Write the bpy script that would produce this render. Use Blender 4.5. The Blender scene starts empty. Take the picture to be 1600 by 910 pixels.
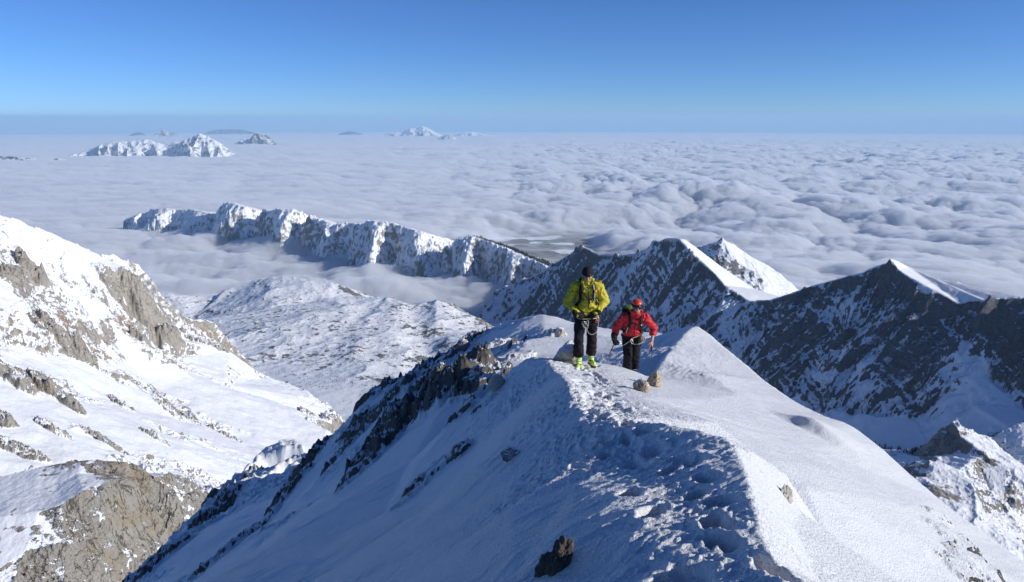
import bpy, bmesh, math, random
import numpy as np
from mathutils import Vector, Matrix, Euler
from mathutils.geometry import delaunay_2d_cdt

random.seed(7)
S = bpy.context.scene
COL = S.collection
R = math.radians

# ------------------------------------------------------------------ camera
FPX = 1164.0                      # focal length in pixels of the 1600 wide photograph
PITCH = R(13.1)
cam = bpy.data.cameras.new('camera')
cam.sensor_width = 36.0
cam.lens = 36.0 * FPX / 1600.0
cam.clip_start = 0.1
cam.clip_end = 600000.0
cam_o = bpy.data.objects.new('camera', cam)
cam_o.rotation_euler = (R(90) - PITCH, 0, 0)
COL.objects.link(cam_o)
S.camera = cam_o

# ------------------------------------------------------------------ sky, sun, exposure
SUN_EL, SUN_AZ = 22.0, 105.0      # degrees; azimuth clockwise from the view direction (+Y)
w = bpy.data.worlds.new('World')
S.world = w
w.use_nodes = True
nt = w.node_tree
nt.nodes.clear()
out = nt.nodes.new('ShaderNodeOutputWorld')
bg = nt.nodes.new('ShaderNodeBackground')
sky = nt.nodes.new('ShaderNodeTexSky')
sky.sky_type = 'NISHITA'
sky.sun_disc = False
sky.sun_elevation = R(SUN_EL)
sky.sun_rotation = R(SUN_AZ)
sky.altitude = 2400
sky.air_density = 0.8
sky.dust_density = 0.25
sky.ozone_density = 6.0
bg.inputs['Strength'].default_value = 0.085
tint = nt.nodes.new('ShaderNodeVectorMath')      # the camera's blue: clear high mountain air
tint.operation = 'MULTIPLY'
tint.inputs[1].default_value = (0.92, 1.14, 1.42)
nt.links.new(sky.outputs[0], tint.inputs[0])
nt.links.new(tint.outputs[0], bg.inputs['Color'])
nt.links.new(bg.outputs[0], out.inputs['Surface'])

sun = bpy.data.lights.new('sun', 'SUN')
sun.energy = 4.65
sun.angle = R(0.53)
sun.color = (1.0, 0.965, 0.90)
sun_o = bpy.data.objects.new('sun', sun)
sd = Vector((math.sin(R(SUN_AZ)) * math.cos(R(SUN_EL)), math.cos(R(SUN_AZ)) * math.cos(R(SUN_EL)), math.sin(R(SUN_EL))))
sun_o.rotation_euler = sd.to_track_quat('Z', 'Y').to_euler()
sun_o.location = sd * 50
COL.objects.link(sun_o)

S.view_settings.view_transform = 'Standard'
S.view_settings.look = 'None'
S.view_settings.gamma = 1.0
S.view_settings.exposure = 0.0
S.view_settings.use_curve_mapping = False
S.render.engine = 'CYCLES'
S.cycles.max_bounces = 8
S.cycles.diffuse_bounces = 3
S.cycles.glossy_bounces = 2
S.cycles.transmission_bounces = 2
S.cycles.volume_bounces = 6
S.cycles.transparent_max_bounces = 8
S.cycles.use_denoising = True
S.cycles.caustics_reflective = False
S.cycles.caustics_refractive = False

# ------------------------------------------------------------------ helpers: points on the ground from the survey of the photograph
CP, SP = math.cos(PITCH), math.sin(PITCH)

def at(u, v, Y):
    cx, cy = (u - 800.0) / FPX, (455.0 - v) / FPX
    d = (cx, CP + SP * cy, -SP + CP * cy)
    k = Y / d[1]
    return (d[0] * k, Y, d[2] * k)

def srgb(r, g, b):
    f = lambda c: (c / 255.0 / 12.92) if c <= 10 else ((c / 255.0 + 0.055) / 1.055) ** 2.4
    return (f(r), f(g), f(b), 1.0)

# ------------------------------------------------------------------ helpers: noise
_rng = np.random.RandomState(11)
_PERM = _rng.permutation(4096).astype(np.int32)
_ANG = _rng.rand(4096) * 2 * np.pi
_GX, _GY = np.cos(_ANG).astype(np.float32), np.sin(_ANG).astype(np.float32)

def perlin(x, y, seed=0):
    xi = np.floor(x); yi = np.floor(y)
    fx = (x - xi).astype(np.float32); fy = (y - yi).astype(np.float32)
    xi = xi.astype(np.int64); yi = yi.astype(np.int64)
    def h(a, b):
        return _PERM[(_PERM[(a + seed * 131) & 4095] + b + seed * 57) & 4095]
    ux = fx * fx * fx * (fx * (fx * 6 - 15) + 10); uy = fy * fy * fy * (fy * (fy * 6 - 15) + 10)
    def g(hh, dx, dy):
        return _GX[hh] * dx + _GY[hh] * dy
    n00 = g(h(xi, yi), fx, fy); n10 = g(h(xi + 1, yi), fx - 1, fy)
    n01 = g(h(xi, yi + 1), fx, fy - 1); n11 = g(h(xi + 1, yi + 1), fx - 1, fy - 1)
    a = n00 + ux * (n10 - n00); b = n01 + ux * (n11 - n01)
    return (a + uy * (b - a)) * 1.5

def fbm(x, y, octv=5, gain=0.5, lac=2.03, seed=0):
    t = 0; a = 1.0; n = 0
    for i in range(octv):
        t = t + a * perlin(x, y, seed + i); n += a
        x = x * lac; y = y * lac; a *= gain
    return t / n

def ridged(x, y, octv=5, gain=0.5, lac=2.05, seed=0):
    t = 0; a = 1.0; n = 0; wgt = 1.0
    for i in range(octv):
        s = 1.0 - np.abs(perlin(x, y, seed + i)) * 1.6
        s = np.clip(s, 0, 1) ** 2
        t = t + a * s * wgt; n += a
        wgt = np.clip(s * 1.6, 0, 1)
        x = x * lac; y = y * lac; a *= gain
    return t / n

def sstep(a, b, x):
    t = np.clip((x - a) / (b - a), 0, 1)
    return t * t * (3 - 2 * t)

def blur(Z, n):
    """binomial blur in grid space, edges clamped, n passes each way"""
    for _ in range(n):
        P = np.pad(Z, ((1, 1), (0, 0)), mode='edge'); Z = 0.25 * P[:-2] + 0.5 * P[1:-1] + 0.25 * P[2:]
        P = np.pad(Z, ((0, 0), (1, 1)), mode='edge'); Z = 0.25 * P[:, :-2] + 0.5 * P[:, 1:-1] + 0.25 * P[:, 2:]
    return Z

# ------------------------------------------------------------------ helpers: meshes
def grid_mesh(name, X, Y, Z, mat, attrs=None, keep=None, kind='structure', label=None, smooth=True):
    nr, nc = X.shape
    co = np.stack([X, Y, Z], -1).reshape(-1, 3).astype(np.float32)
    i = np.arange(nr * nc).reshape(nr, nc)
    f = np.stack([i[:-1, :-1], i[:-1, 1:], i[1:, 1:], i[1:, :-1]], -1).reshape(-1, 4)
    if keep is not None:
        k = keep.reshape(-1)
        f = f[k[f].all(1)]
        used = np.zeros(len(co), bool); used[f.reshape(-1)] = True
        new = np.cumsum(used) - 1
        co = co[used]; f = new[f]
        if attrs: attrs = {a: v.reshape(-1)[used] for a, v in attrs.items()}
    me = bpy.data.meshes.new(name)
    me.vertices.add(len(co)); me.vertices.foreach_set('co', co.reshape(-1))
    me.loops.add(f.size); me.loops.foreach_set('vertex_index', f.reshape(-1).astype(np.int32))
    me.polygons.add(len(f))
    me.polygons.foreach_set('loop_start', np.arange(0, f.size, 4, dtype=np.int32))
    me.polygons.foreach_set('loop_total', np.full(len(f), 4, dtype=np.int32))
    me.update(calc_edges=True)
    if smooth: me.polygons.foreach_set('use_smooth', np.ones(len(f), bool))
    for a, v in (attrs or {}).items():
        at_ = me.attributes.new(a, 'FLOAT', 'POINT')
        at_.data.foreach_set('value', np.ascontiguousarray(v.reshape(-1), dtype=np.float32))
    me.materials.append(mat)
    o = bpy.data.objects.new(name, me)
    COL.objects.link(o)
    if kind: o['kind'] = kind
    if label: o['label'] = label
    return o

def tin(pts, lines, X, Y):
    """height on X, Y from surveyed points and break lines (linear on a constrained triangulation)"""
    pts = [Vector(p) for p in pts]
    edges = []
    for l in lines:
        edges += [(a, b) for a, b in zip(l[:-1], l[1:])]
    sc = 1.0 / max(max(abs(p.x), abs(p.y)) for p in pts)
    v2 = [Vector((p.x * sc, p.y * sc)) for p in pts]
    vo, eo, fo, vi, ei, fi = delaunay_2d_cdt(v2, edges, [], 0, 1e-7)
    zz = []
    for k, p in enumerate(vo):
        if vi[k]:
            zz.append(pts[vi[k][0]].z)
        else:      # a crossing of two break lines: nearest surveyed point
            zz.append(min(pts, key=lambda q: (q.x * sc - p.x) ** 2 + (q.y * sc - p.y) ** 2).z)
    shp = X.shape
    x = (X.reshape(-1) * sc); y = (Y.reshape(-1) * sc)
    Z = np.full(x.shape, np.nan)
    for f in fo:
        if len(f) != 3: continue
        a, b, c = (vo[i] for i in f)
        m = (x >= min(a.x, b.x, c.x) - 1e-9) & (x <= max(a.x, b.x, c.x) + 1e-9) & (y >= min(a.y, b.y, c.y) - 1e-9) & (y <= max(a.y, b.y, c.y) + 1e-9)
        idx = np.nonzero(m)[0]
        if not len(idx): continue
        d = (b.y - c.y) * (a.x - c.x) + (c.x - b.x) * (a.y - c.y)
        if abs(d) < 1e-16: continue
        px, py = x[idx], y[idx]
        l0 = ((b.y - c.y) * (px - c.x) + (c.x - b.x) * (py - c.y)) / d
        l1 = ((c.y - a.y) * (px - c.x) + (a.x - c.x) * (py - c.y)) / d
        l2 = 1 - l0 - l1
        ok = (l0 >= -1e-6) & (l1 >= -1e-6) & (l2 >= -1e-6)
        idx = idx[ok]
        Z[idx] = l0[ok] * zz[f[0]] + l1[ok] * zz[f[1]] + l2[ok] * zz[f[2]]
    return Z.reshape(shp)

def polar(th0, th1, nth, r0, r1, nr, ox=0.0, oy=0.0):
    th = np.radians(np.linspace(th0, th1, nth))
    r = np.exp(np.linspace(math.log(r0), math.log(r1), nr))
    T, RR = np.meshgrid(th, r)
    return RR * np.sin(T) + ox, RR * np.cos(T) + oy, T, RR

def slope_of(X, Y, Z):
    """steepness |grad z| on a warped grid"""
    Xu, Xv = np.gradient(X); Yu, Yv = np.gradient(Y); Zu, Zv = np.gradient(Z)
    D = Xu * Yv - Xv * Yu
    D = np.where(np.abs(D) < 1e-12, 1e-12, D)
    gx = (Zu * Yv - Zv * Yu) / D
    gy = (Xu * Zv - Xv * Zu) / D
    return np.hypot(gx, gy), gx, gy

class Survey:
    def __init__(s): s.p = []; s.l = []
    def pts(s, *a):
        for q in a: s.p.append(at(*q))
    def line(s, *a, off=None):
        n = len(s.p); w_ = [at(*q) for q in a]; s.p += w_
        s.l.append(list(range(n, n + len(a))))
        if off:
            for o in (off if isinstance(off, list) else [off]):
                s.world(*[(q[0] + o[0], q[1] + o[1], q[2] + o[2]) for q in w_])
    def world(s, *a, line=False):
        n = len(s.p); s.p += [tuple(q) for q in a]
        if line: s.l.append(list(range(n, n + len(a))))

def fill_nan(Z):
    bad = np.isnan(Z); Z = Z.copy(); Z[bad] = np.nanmin(Z)
    return Z, ~bad

# ------------------------------------------------------------------ materials
def new_mat(name):
    m = bpy.data.materials.new(name); m.use_nodes = True
    m.node_tree.nodes.clear()
    return m, m.node_tree

class NB:
    """tiny node builder"""
    def __init__(s, t): s.t = t
    def n(s, kind, **kw):
        x = s.t.nodes.new(kind)
        for k, v in kw.items(): setattr(x, k, v)
        return x
    def link(s, a, b): s.t.links.new(a, b)
    def val(s, sock, v):
        if hasattr(v, 'is_output') or isinstance(v, bpy.types.NodeSocket): s.link(v, sock)
        else: sock.default_value = v
    def math(s, op, a, b=None, clamp=False):
        x = s.n('ShaderNodeMath', operation=op, use_clamp=clamp)
        s.val(x.inputs[0], a)
        if b is not None: s.val(x.inputs[1], b)
        return x.outputs[0]
    def ramp(s, v, a, b, lo=0.0, hi=1.0):
        x = s.n('ShaderNodeMapRange', interpolation_type='SMOOTHSTEP')
        s.val(x.inputs['Value'], v); x.inputs['From Min'].default_value = a; x.inputs['From Max'].default_value = b
        x.inputs['To Min'].default_value = lo; x.inputs['To Max'].default_value = hi
        return x.outputs[0]
    def coord(s, scale=(1, 1, 1), rot=(0, 0, 0)):
        c = s.n('ShaderNodeNewGeometry')
        m = s.n('ShaderNodeMapping'); m.inputs['Rotation'].default_value = rot; m.inputs['Scale'].default_value = scale
        s.link(c.outputs['Position'], m.inputs['Vector'])
        return m.outputs[0]
    def noise(s, vec, scale, detail=6, rough=0.55, dist=0.0):
        x = s.n('ShaderNodeTexNoise'); x.inputs['Scale'].default_value = scale; x.inputs['Detail'].default_value = detail
        x.inputs['Roughness'].default_value = rough; x.inputs['Distortion'].default_value = dist
        s.link(vec, x.inputs['Vector'])
        return x.outputs['Fac']
    def mix(s, f, a, b):
        x = s.n('ShaderNodeMix', data_type='RGBA')
        s.val(x.inputs[0], f); s.val(x.inputs[6], a); s.val(x.inputs[7], b)
        return x.outputs[2]

def terrain_mat(name, unit, rockA, rockB, rockC, snow=(0.86, 0.87, 0.885, 1), sharp=0.12, fine=0.9, strata=None, bump_rock=1.0, bump_snow=0.25, snow_scale=1.0, warm=None, crack=0.55):
    """snow over bedrock; unit = metres of the rock's grain; vertex attribute rock = how bare the place is"""
    m, t = new_mat(name); b = NB(t)
    o = b.n('ShaderNodeOutputMaterial'); p = b.n('ShaderNodeBsdfPrincipled')
    a = b.n('ShaderNodeAttribute', attribute_name='rock')
    pos = b.coord()
    n1 = b.noise(pos, 1.0 / (unit * 6), 9, 0.62)
    sv = b.coord(*(strata or ((1, 1, 1), (0, 0, 0))))
    n2 = b.noise(sv, 1.0 / (unit * 3), 8, 0.6, 0.3)
    mixn = b.math('ADD', b.math('MULTIPLY', n1, 0.45), b.math('MULTIPLY', n2, 0.55))
    f = b.math('ADD', a.outputs['Fac'], b.math('MULTIPLY', b.math('SUBTRACT', mixn, 0.5), fine * 2))
    mask = b.ramp(f, 0.5 - sharp, 0.5 + sharp)
    c1 = b.noise(sv, 1.0 / (unit * 9), 6, 0.6)
    c2 = b.noise(pos, 1.0 / (unit * 1.3), 8, 0.65)
    rc = b.mix(b.ramp(c1, 0.35, 0.65), rockA, rockB)
    rc = b.mix(b.ramp(c2, 0.45, 0.75), rc, rockC)
    if warm:
        c3 = b.noise(pos, 1.0 / (unit * 22), 4, 0.6)
        rc = b.mix(b.ramp(c3, 0.52, 0.68), rc, warm)
    ck = b.noise(b.coord((1, 1, 0.4)), 1.0 / (unit * 4.5), 5, 0.6, 0.6)        # open joints
    ck = b.math('ABSOLUTE', b.math('SUBTRACT', ck, 0.5))
    rc = b.mix(b.ramp(ck, 0.004, 0.028, crack, 0.0), rc, tuple(c * 0.35 for c in rockC[:3]) + (1,))
    sn = b.noise(pos, 1.0 / (unit * 14 * snow_scale), 4, 0.5)
    sc = b.mix(sn, snow, tuple(c * 0.955 for c in snow[:3]) + (1,))
    col = b.mix(mask, sc, rc)
    b.link(col, p.inputs['Base Color'])
    b.link(b.ramp(mask, 0, 1, 0.62, 0.9), p.inputs['Roughness'])
    p.inputs['Specular IOR Level'].default_value = 0.25
    bh = b.noise(sv, 1.0 / (unit * 1.1), 9, 0.68)
    bs = b.noise(pos, 1.0 / (unit * 0.8 * snow_scale), 5, 0.6)
    hgt = b.math('ADD', b.math('MULTIPLY', b.math('MULTIPLY', bh, mask), bump_rock), b.math('MULTIPLY', bs, bump_snow))
    hgt = b.math('ADD', hgt, b.math('MULTIPLY', mask, -0.15))
    bp = b.n('ShaderNodeBump'); bp.inputs['Strength'].default_value = 1.0; bp.inputs['Distance'].default_value = unit * 0.9
    b.link(hgt, bp.inputs['Height'])
    b.link(bp.outputs[0], p.inputs['Normal'])
    b.link(p.outputs[0], o.inputs['Surface'])
    return m

def plain(name, col, rough=0.7, bump=0.0, bscale=40.0, spec=0.3, var=0.12, coat=0.0):
    m, t = new_mat(name); b = NB(t)
    o = b.n('ShaderNodeOutputMaterial'); p = b.n('ShaderNodeBsdfPrincipled')
    tc = b.n('ShaderNodeTexCoord')
    n = b.noise(tc.outputs['Object'], bscale, 5, 0.6)
    c = b.mix(n, tuple(max(0, k * (1 - var)) for k in col[:3]) + (1,), tuple(min(1, k * (1 + var)) for k in col[:3]) + (1,))
    b.link(c, p.inputs['Base Color'])
    p.inputs['Roughness'].default_value = rough
    p.inputs['Specular IOR Level'].default_value = spec
    p.inputs['Coat Weight'].default_value = coat
    if bump:
        bp = b.n('ShaderNodeBump'); bp.inputs['Strength'].default_value = bump; bp.inputs['Distance'].default_value = 0.01
        b.link(n, bp.inputs['Height']); b.link(bp.outputs[0], p.inputs['Normal'])
    b.link(p.outputs[0], o.inputs['Surface'])
    return m

# ================================================================== THE FAR SETTING
ROCK_WARM = ((0.41, 0.375, 0.32, 1), (0.47, 0.435, 0.375, 1), (0.25, 0.225, 0.195, 1))
ROCK_GREY = ((0.17, 0.165, 0.165, 1), (0.23, 0.22, 0.215, 1), (0.10, 0.10, 0.105, 1))
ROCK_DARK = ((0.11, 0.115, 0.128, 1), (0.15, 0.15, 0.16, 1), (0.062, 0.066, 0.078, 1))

CLOUD_Z = -1300.0
REARTH = 7.4e6

def curve_drop(X, Y): return (X * X + Y * Y) / (2 * REARTH)

# ---- valley land under the cloud gap: dark woods and snowy clearings
def valley_height(X, Y):
    Z = -1900 + 130 * fbm(X / 2600, Y / 2600, 5, seed=3) + 40 * ridged(X / 1200, Y / 1200, 4, seed=4) - curve_drop(X, Y)
    px, py, pz = at(880, 380, 8900)
    k = 1 - sstep(0.55, 1.1, np.sqrt(((X - px + 250) / 1500) ** 2 + ((Y - py) / 2700) ** 2))
    Z = Z + k * (420 + 90 * (ridged(X / 900, Y / 900, 5, 0.5, seed=7) - 0.4))
    return np.where(Z > -1560, -1560 + 60 * np.tanh((Z + 1560) / 120), Z)

def build_valley():
    X, Y, T, RR = polar(-40, 40, 420, 4500, 30000, 360)
    Z = valley_height(X, Y)
    rock = 0.95 - 0.9 * sstep(0.2, 0.4, fbm(X / 1300 + 7, Y / 900, 4, 0.45, seed=22))
    # clearings in the gap below the cloud
    for (u, v, Yc, rx, ry) in ((843, 371, 9560, 330, 190), (866, 369, 9650, 200, 140), (880, 379, 9150, 240, 100), (885, 391, 8620, 300, 190), (937, 377, 9250, 170, 190), (925, 371, 9560, 130, 110), (800, 383, 9000, 80, 110), (838, 377, 9260, 120, 90)):
        px, py, pz = at(u, v, Yc)
        d = np.sqrt(((X - px) / rx) ** 2 + ((Y - py) / ry) ** 2) + 0.5 * fbm(X / 260, Y / 260, 4, seed=5)
        rock = rock - 1.1 * (1 - sstep(0.35, 1.0, d + 0.5 * np.abs(fbm(X / 110, Y / 150, 4, seed=6))))
    m = terrain_mat('wooded_land', 60, (0.022, 0.030, 0.032, 1), (0.034, 0.042, 0.042, 1), (0.014, 0.02, 0.022, 1), fine=0.9, sharp=0.08, bump_rock=1.6, bump_snow=0.05)
    grid_mesh('valley_ground', X, Y, Z, m, {'rock': rock}, label='dark wooded valley land with snowy clearings under the gap in the clouds')
build_valley()

# ---- the sea of clouds: one closed body of even vapour with a billowing top
GAPC = []
def build_clouds():
    th = np.radians(np.linspace(-47, 47, 1100))
    r = np.concatenate([np.geomspace(2900, 5000, 130)[:-1], np.geomspace(5000, 24000, 900)[:-1], np.geomspace(24000, 150000, 330)])
    T, RR = np.meshgrid(th, r); X, Y = RR * np.sin(T), RR * np.cos(T)
    far = sstep(9000, 45000, RR)
    x, y = X, Y
    wx = 500 * fbm(x / 2600, y / 2600, 4, seed=31); wy = 500 * fbm(x / 2600 + 9, y / 2600, 4, seed=32)
    big = fbm((x + wx) / 5200, (y + wy) / 5200, 4, 0.5, seed=33)
    # rounded billows: 1-|noise| inverted -> cauliflower bumps
    def puff(s, sd, o=4, st=1.0):
        a = 0; amp = 1; n = 0
        xx, yy = (x + wx * s / 1500) / s, (y + wy * s / 1500) / (s * st)
        for i in range(o):
            a = a + amp * np.sqrt(np.abs(perlin(xx, yy, sd + i)) + 0.004) ; n += amp
            xx = xx * 2.1; yy = yy * 2.1; amp *= 0.48
        return a / n
    p1 = puff(1500, 40, 5); p2 = puff(560, 50, 5); p3 = puff(190, 55, 3)
    right = sstep(-8, 12, np.degrees(T)) * sstep(6500, 10500, RR) * (1 - sstep(26000, 70000, RR))
    pat = 0.22 + 0.78 * sstep(-0.12, 0.3, fbm(X / 4200 + 3, Y / 4200, 4, seed=75))
    amp = 80 + 240 * right * (0.35 + 0.65 * pat)
    streak = fbm((x + y * 0.25) / 3800, (y - x * 0.25) / 1300, 5, 0.55, seed=60)
    Z = CLOUD_Z + 95 * big + amp * 1.5 * (p1 - 0.52) + (28 + 125 * right * pat) * (p2 - 0.5) + (16 + 34 * right * pat) * (p3 - 0.5) + 34 * fbm((x + y * 0.3) / 1300, (y - x * 0.3) / 420, 4, 0.55, seed=61) + 140 * streak * (1 - 0.6 * right)
    Z += far * 160 * fbm(x / 11000, y / 11000, 5, 0.55, seed=66)
    # a dark trench among the billows on the right
    for (u, v, Yc, rx, ry, dep) in ((1020, 335, 10200, 1500, 900, 150), (1350, 300, 14500, 3200, 1000, 170), (1250, 350, 9200, 1500, 450, 110), (700, 350, 9800, 2300, 700, 60)):
        px, py, pz = at(u, v, Yc)
        d = ((X - px) / rx) ** 2 + ((Y - py) / ry) ** 2 + 0.35 * big
        Z -= dep * np.exp(-np.clip(d, 0, 50) * 1.4)
    for (u, v, Yc, rx, ry, dep) in ((1090, 300, 12600, 900, 650, 150), (1165, 300, 12800, 800, 500, 150), (1290, 320, 11500, 1500, 500, 130), (960, 300, 12500, 900, 600, 110), (790, 450, 5200, 420, 320, 70), (740, 400, 6000, 500, 300, 55), (1230, 425, 6300, 900, 500, 60)):
        px, py, pz = at(u, v, Yc)
        d = ((X - px) / rx) ** 2 + ((Y - py) / ry) ** 2
        Z += dep * np.exp(-np.clip(d, 0, 50) * 1.2) * (0.6 + 1.2 * p1)
    # banks that lean on the middle ridge and curl over its lower spurs
    near_d = sstep(-34, -24, np.degrees(T)) * (1 - sstep(2, 9, np.degrees(T))) * sstep(4200, 5200, RR) * (1 - sstep(8600, 9800, RR))
    Z += near_d * (150 * (fbm((X + wx * 0.5) / 900, (Y + wy * 0.5) / 900, 5, 0.55, seed=71)) + 60 * (p1 - 0.5))
    # the gap where the valley shows
    gap = np.zeros_like(Z)
    for (u, v, Yc, rx, ry) in ((862, 385, 8150, 950, 2600),):
        px, py, pz = at(u, v, Yc)
        d = np.sqrt(((X - px) / rx) ** 2 + ((Y - py) / ry) ** 2) + 0.55 * fbm(X / 900, Y / 900, 4, seed=70)
        gap = np.maximum(gap, 1 - sstep(0.55, 1.15, d))
    drop = curve_drop(X, Y)
    bot = CLOUD_Z - 520
    G = valley_height(X, Y) + drop + 5 + 12 * np.clip(0.3 + fbm(X / 700, Y / 700, 4, seed=72), 0, 1)      # thin mist stays on the ground
    Z = np.where(gap > 0, np.maximum(Z * (1 - gap) + G * gap, bot + 3), Z)
    Z = np.maximum(Z, bot + 3)
    # edges of the sheet taper to nothing
    Zt, Zb = Z - drop, bot - drop
    m, t = new_mat('cloud_vapour'); b = NB(t)
    o = b.n('ShaderNodeOutputMaterial'); v = b.n('ShaderNodeVolumePrincipled')
    v.inputs['Color'].default_value = (0.94, 0.956, 0.985, 1)
    v.inputs['Density'].default_value = CLOUD_DENSITY
    v.inputs['Anisotropy'].default_value = 0.0
    b.link(v.outputs[0], o.inputs['Volume'])
    nr, nc = X.shape
    co = np.concatenate([np.stack([X, Y, Zt], -1).reshape(-1, 3)])
    # bottom: coarse shell sharing the outline
    i = np.arange(nr * nc).reshape(nr, nc)
    top = np.stack([i[:-1, :-1], i[:-1, 1:], i[1:, 1:], i[1:, :-1]], -1).reshape(-1, 4)
    cb = np.stack([X, Y, Zb], -1).reshape(-1, 3)
    # bottom uses every 10th row/col inside but full outline is simplest as a full grid of the rim plus skirts
    co = np.concatenate([co, cb]).astype(np.float32)
    j = i + nr * nc
    botf = np.stack([j[:-1, :-1], j[1:, :-1], j[1:, 1:], j[:-1, 1:]], -1).reshape(-1, 4)
    def skirt(a, c): return np.stack([a[:-1], c[:-1], c[1:], a[1:]], -1)
    sk = [skirt(i[0], j[0]), skirt(i[-1][::-1], j[-1][::-1]), skirt(i[:, 0][::-1], j[:, 0][::-1]), skirt(i[:, -1], j[:, -1])]
    f = np.concatenate([top, botf] + sk)
    me = bpy.data.meshes.new('cloud_sea')
    me.vertices.add(len(co)); me.vertices.foreach_set('co', co.reshape(-1))
    me.loops.add(f.size); me.loops.foreach_set('vertex_index', np.ascontiguousarray(f).reshape(-1).astype(np.int32))
    me.polygons.add(len(f))
    me.polygons.foreach_set('loop_start', np.arange(0, f.size, 4, dtype=np.int32))
    me.polygons.foreach_set('loop_total', np.full(len(f), 4, dtype=np.int32))
    me.update(calc_edges=True)
    me.materials.append(m)
    ob = bpy.data.objects.new('cloud_sea', me); COL.objects.link(ob)
    ob['kind'] = 'stuff'; ob['label'] = 'grey white sea of clouds filling the valleys to the horizon'
CLOUD_DENSITY = 0.014
build_clouds()

# ---- haze
def build_haze():
    me = bpy.data.meshes.new('haze'); bm = bmesh.new()
    x0, x1, y0, y1, z0, z1 = -175000, 175000, -3000, 180000, -6500, 300
    v = [bm.verts.new(c) for c in ((x0, y0, z0), (x1, y0, z0), (x1, y1, z0), (x0, y1, z0), (x0, y0, z1), (x1, y0, z1), (x1, y1, z1), (x0, y1, z1))]
    for q in ((0, 3, 2, 1), (4, 5, 6, 7), (0, 1, 5, 4), (1, 2, 6, 5), (2, 3, 7, 6), (3, 0, 4, 7)): bm.faces.new([v[k] for k in q])
    bm.to_mesh(me); bm.free()
    m, t = new_mat('haze'); b = NB(t)
    o = b.n('ShaderNodeOutputMaterial'); p = b.n('ShaderNodeVolumePrincipled')
    p.inputs['Color'].default_value = (0.52, 0.77, 1.0, 1)
    p.inputs['Density'].default_value = 1.4e-5
    b.link(p.outputs[0], o.inputs['Volume'])
    me.materials.append(m)
    ob = bpy.data.objects.new('haze', me); COL.objects.link(ob); ob['kind'] = 'stuff'
build_haze()

# ---- far summits standing out of the clouds like islands
def island(name, label, sky_line, base_v, dist, depth, rough, rockiness, mat, seed, lift=0.0):
    """sky_line: list of (u, v) at distance dist; the flanks fall away on both sides to below the clouds"""
    us = np.array([q[0] for q in sky_line], float); vs = np.array([q[1] for q in sky_line], float)
    n = 260
    u = np.linspace(us[0] - 8, us[-1] + 8, n)
    v = np.interp(u, us, vs, left=vs[0] + 6, right=vs[-1] + 6)
    cx = np.array([at(a, c, dist) for a, c in zip(u, v)])
    zb = at(us.mean(), base_v, dist)[2] - 260
    tt = np.linspace(-1, 1, 90)
    U, TT = np.meshgrid(np.arange(n), tt, indexing='ij')
    X = cx[U, 0]; Y = dist + TT * depth
    H = np.maximum(cx[U, 2] - zb, 5)
    prof = 1 - np.abs(TT) ** 0.85
    nz = ridged(X / (depth * 0.5) + TT * 0.8, Y / (depth * 1.6), 5, seed=seed) - 0.45
    Z = zb + H * prof + rough * H * nz * np.clip(np.abs(TT) * 2.5, 0, 1) * np.clip(prof * 3, 0, 1)
    Z += rough * 0.10 * H * fbm(X / (depth * 0.12), Y / (depth * 0.12), 4, seed=seed + 9)
    s, gx, gy = slope_of(X, Y, Z)
    rock = rockiness + 0.55 * (sstep(0.45, 1.2, s) - 0.4)
    o = grid_mesh(name, X, Y, Z, mat, {'rock': rock}, label=label)
    return o

m_isle = terrain_mat('far_snow_and_rock', 45, *ROCK_GREY, fine=0.55, sharp=0.1, bump_rock=0.8, bump_snow=0.05)
m_wood = terrain_mat('far_wooded_hill', 70, (0.03, 0.04, 0.05, 1), (0.04, 0.05, 0.055, 1), (0.02, 0.03, 0.035, 1), fine=0.5, sharp=0.1, bump_snow=0.05)
island('mountain', 'long snow covered massif rising out of the clouds at left', [(130, 236), (150, 229), (165, 223), (185, 220), (200, 221), (215, 220), (228, 217), (245, 222), (258, 226), (270, 222), (282, 222), (290, 217), (300, 213), (312, 208), (322, 213), (335, 218), (345, 224), (355, 232), (364, 241)], 241, 29000, 1500, 0.8, 0.17, m_isle, 101)
island('mountain', 'small steep snow peak right of the long massif', [(371, 219), (380, 216), (389, 218), (394, 212), (400, 207), (406, 207), (416, 211), (425, 217), (432, 226)], 228, 40000, 1300, 0.5, 0.35, m_isle, 111)
island('mountain', 'tiny pale peak on the horizon above the long massif', [(242, 211), (248, 204), (255, 202), (262, 206), (270, 205), (277, 211)], 212, 72000, 1500, 0.5, 0.45, m_isle, 121)
island('mountain', 'faint blue hump on the horizon at far left', [(205, 210), (212, 207), (220, 207), (226, 210)], 210, 80000, 1500, 0.4, 0.9, m_wood, 131)
island('mountain', 'flat blue plateau on the horizon behind the small peak', [(325, 206), (338, 203), (350, 202), (372, 202), (385, 204), (393, 206)], 207, 92000, 2500, 0.3, 0.8, m_wood, 141)
island('mountain', 'faint blue hill on the horizon near the middle', [(530, 209), (540, 206), (548, 205), (556, 207), (566, 209)], 210, 80000, 1800, 0.3, 0.8, m_wood, 151)
island('mountain', 'broad snowy pyramid on the horizon above the middle ridge', [(602, 209), (612, 207), (620, 206), (628, 208), (634, 203), (642, 200), (650, 201), (657, 197), (664, 198), (674, 203), (683, 208), (692, 212)], 213, 70000, 2300, 0.45, 0.3, m_isle, 161)
island('mountain', 'low dark and white peak in front of the horizon pyramid', [(683, 217), (692, 213), (699, 210), (706, 213), (714, 217)], 218, 54000, 1200, 0.5, 0.42, m_isle, 171)
island('mountain', 'long snowy back on the horizon tailing off to the right', [(710, 212), (718, 209), (728, 206), (738, 206), (752, 209), (768, 211), (780, 212), (792, 214)], 214, 71000, 2000, 0.45, 0.25, m_isle, 181)
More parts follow.
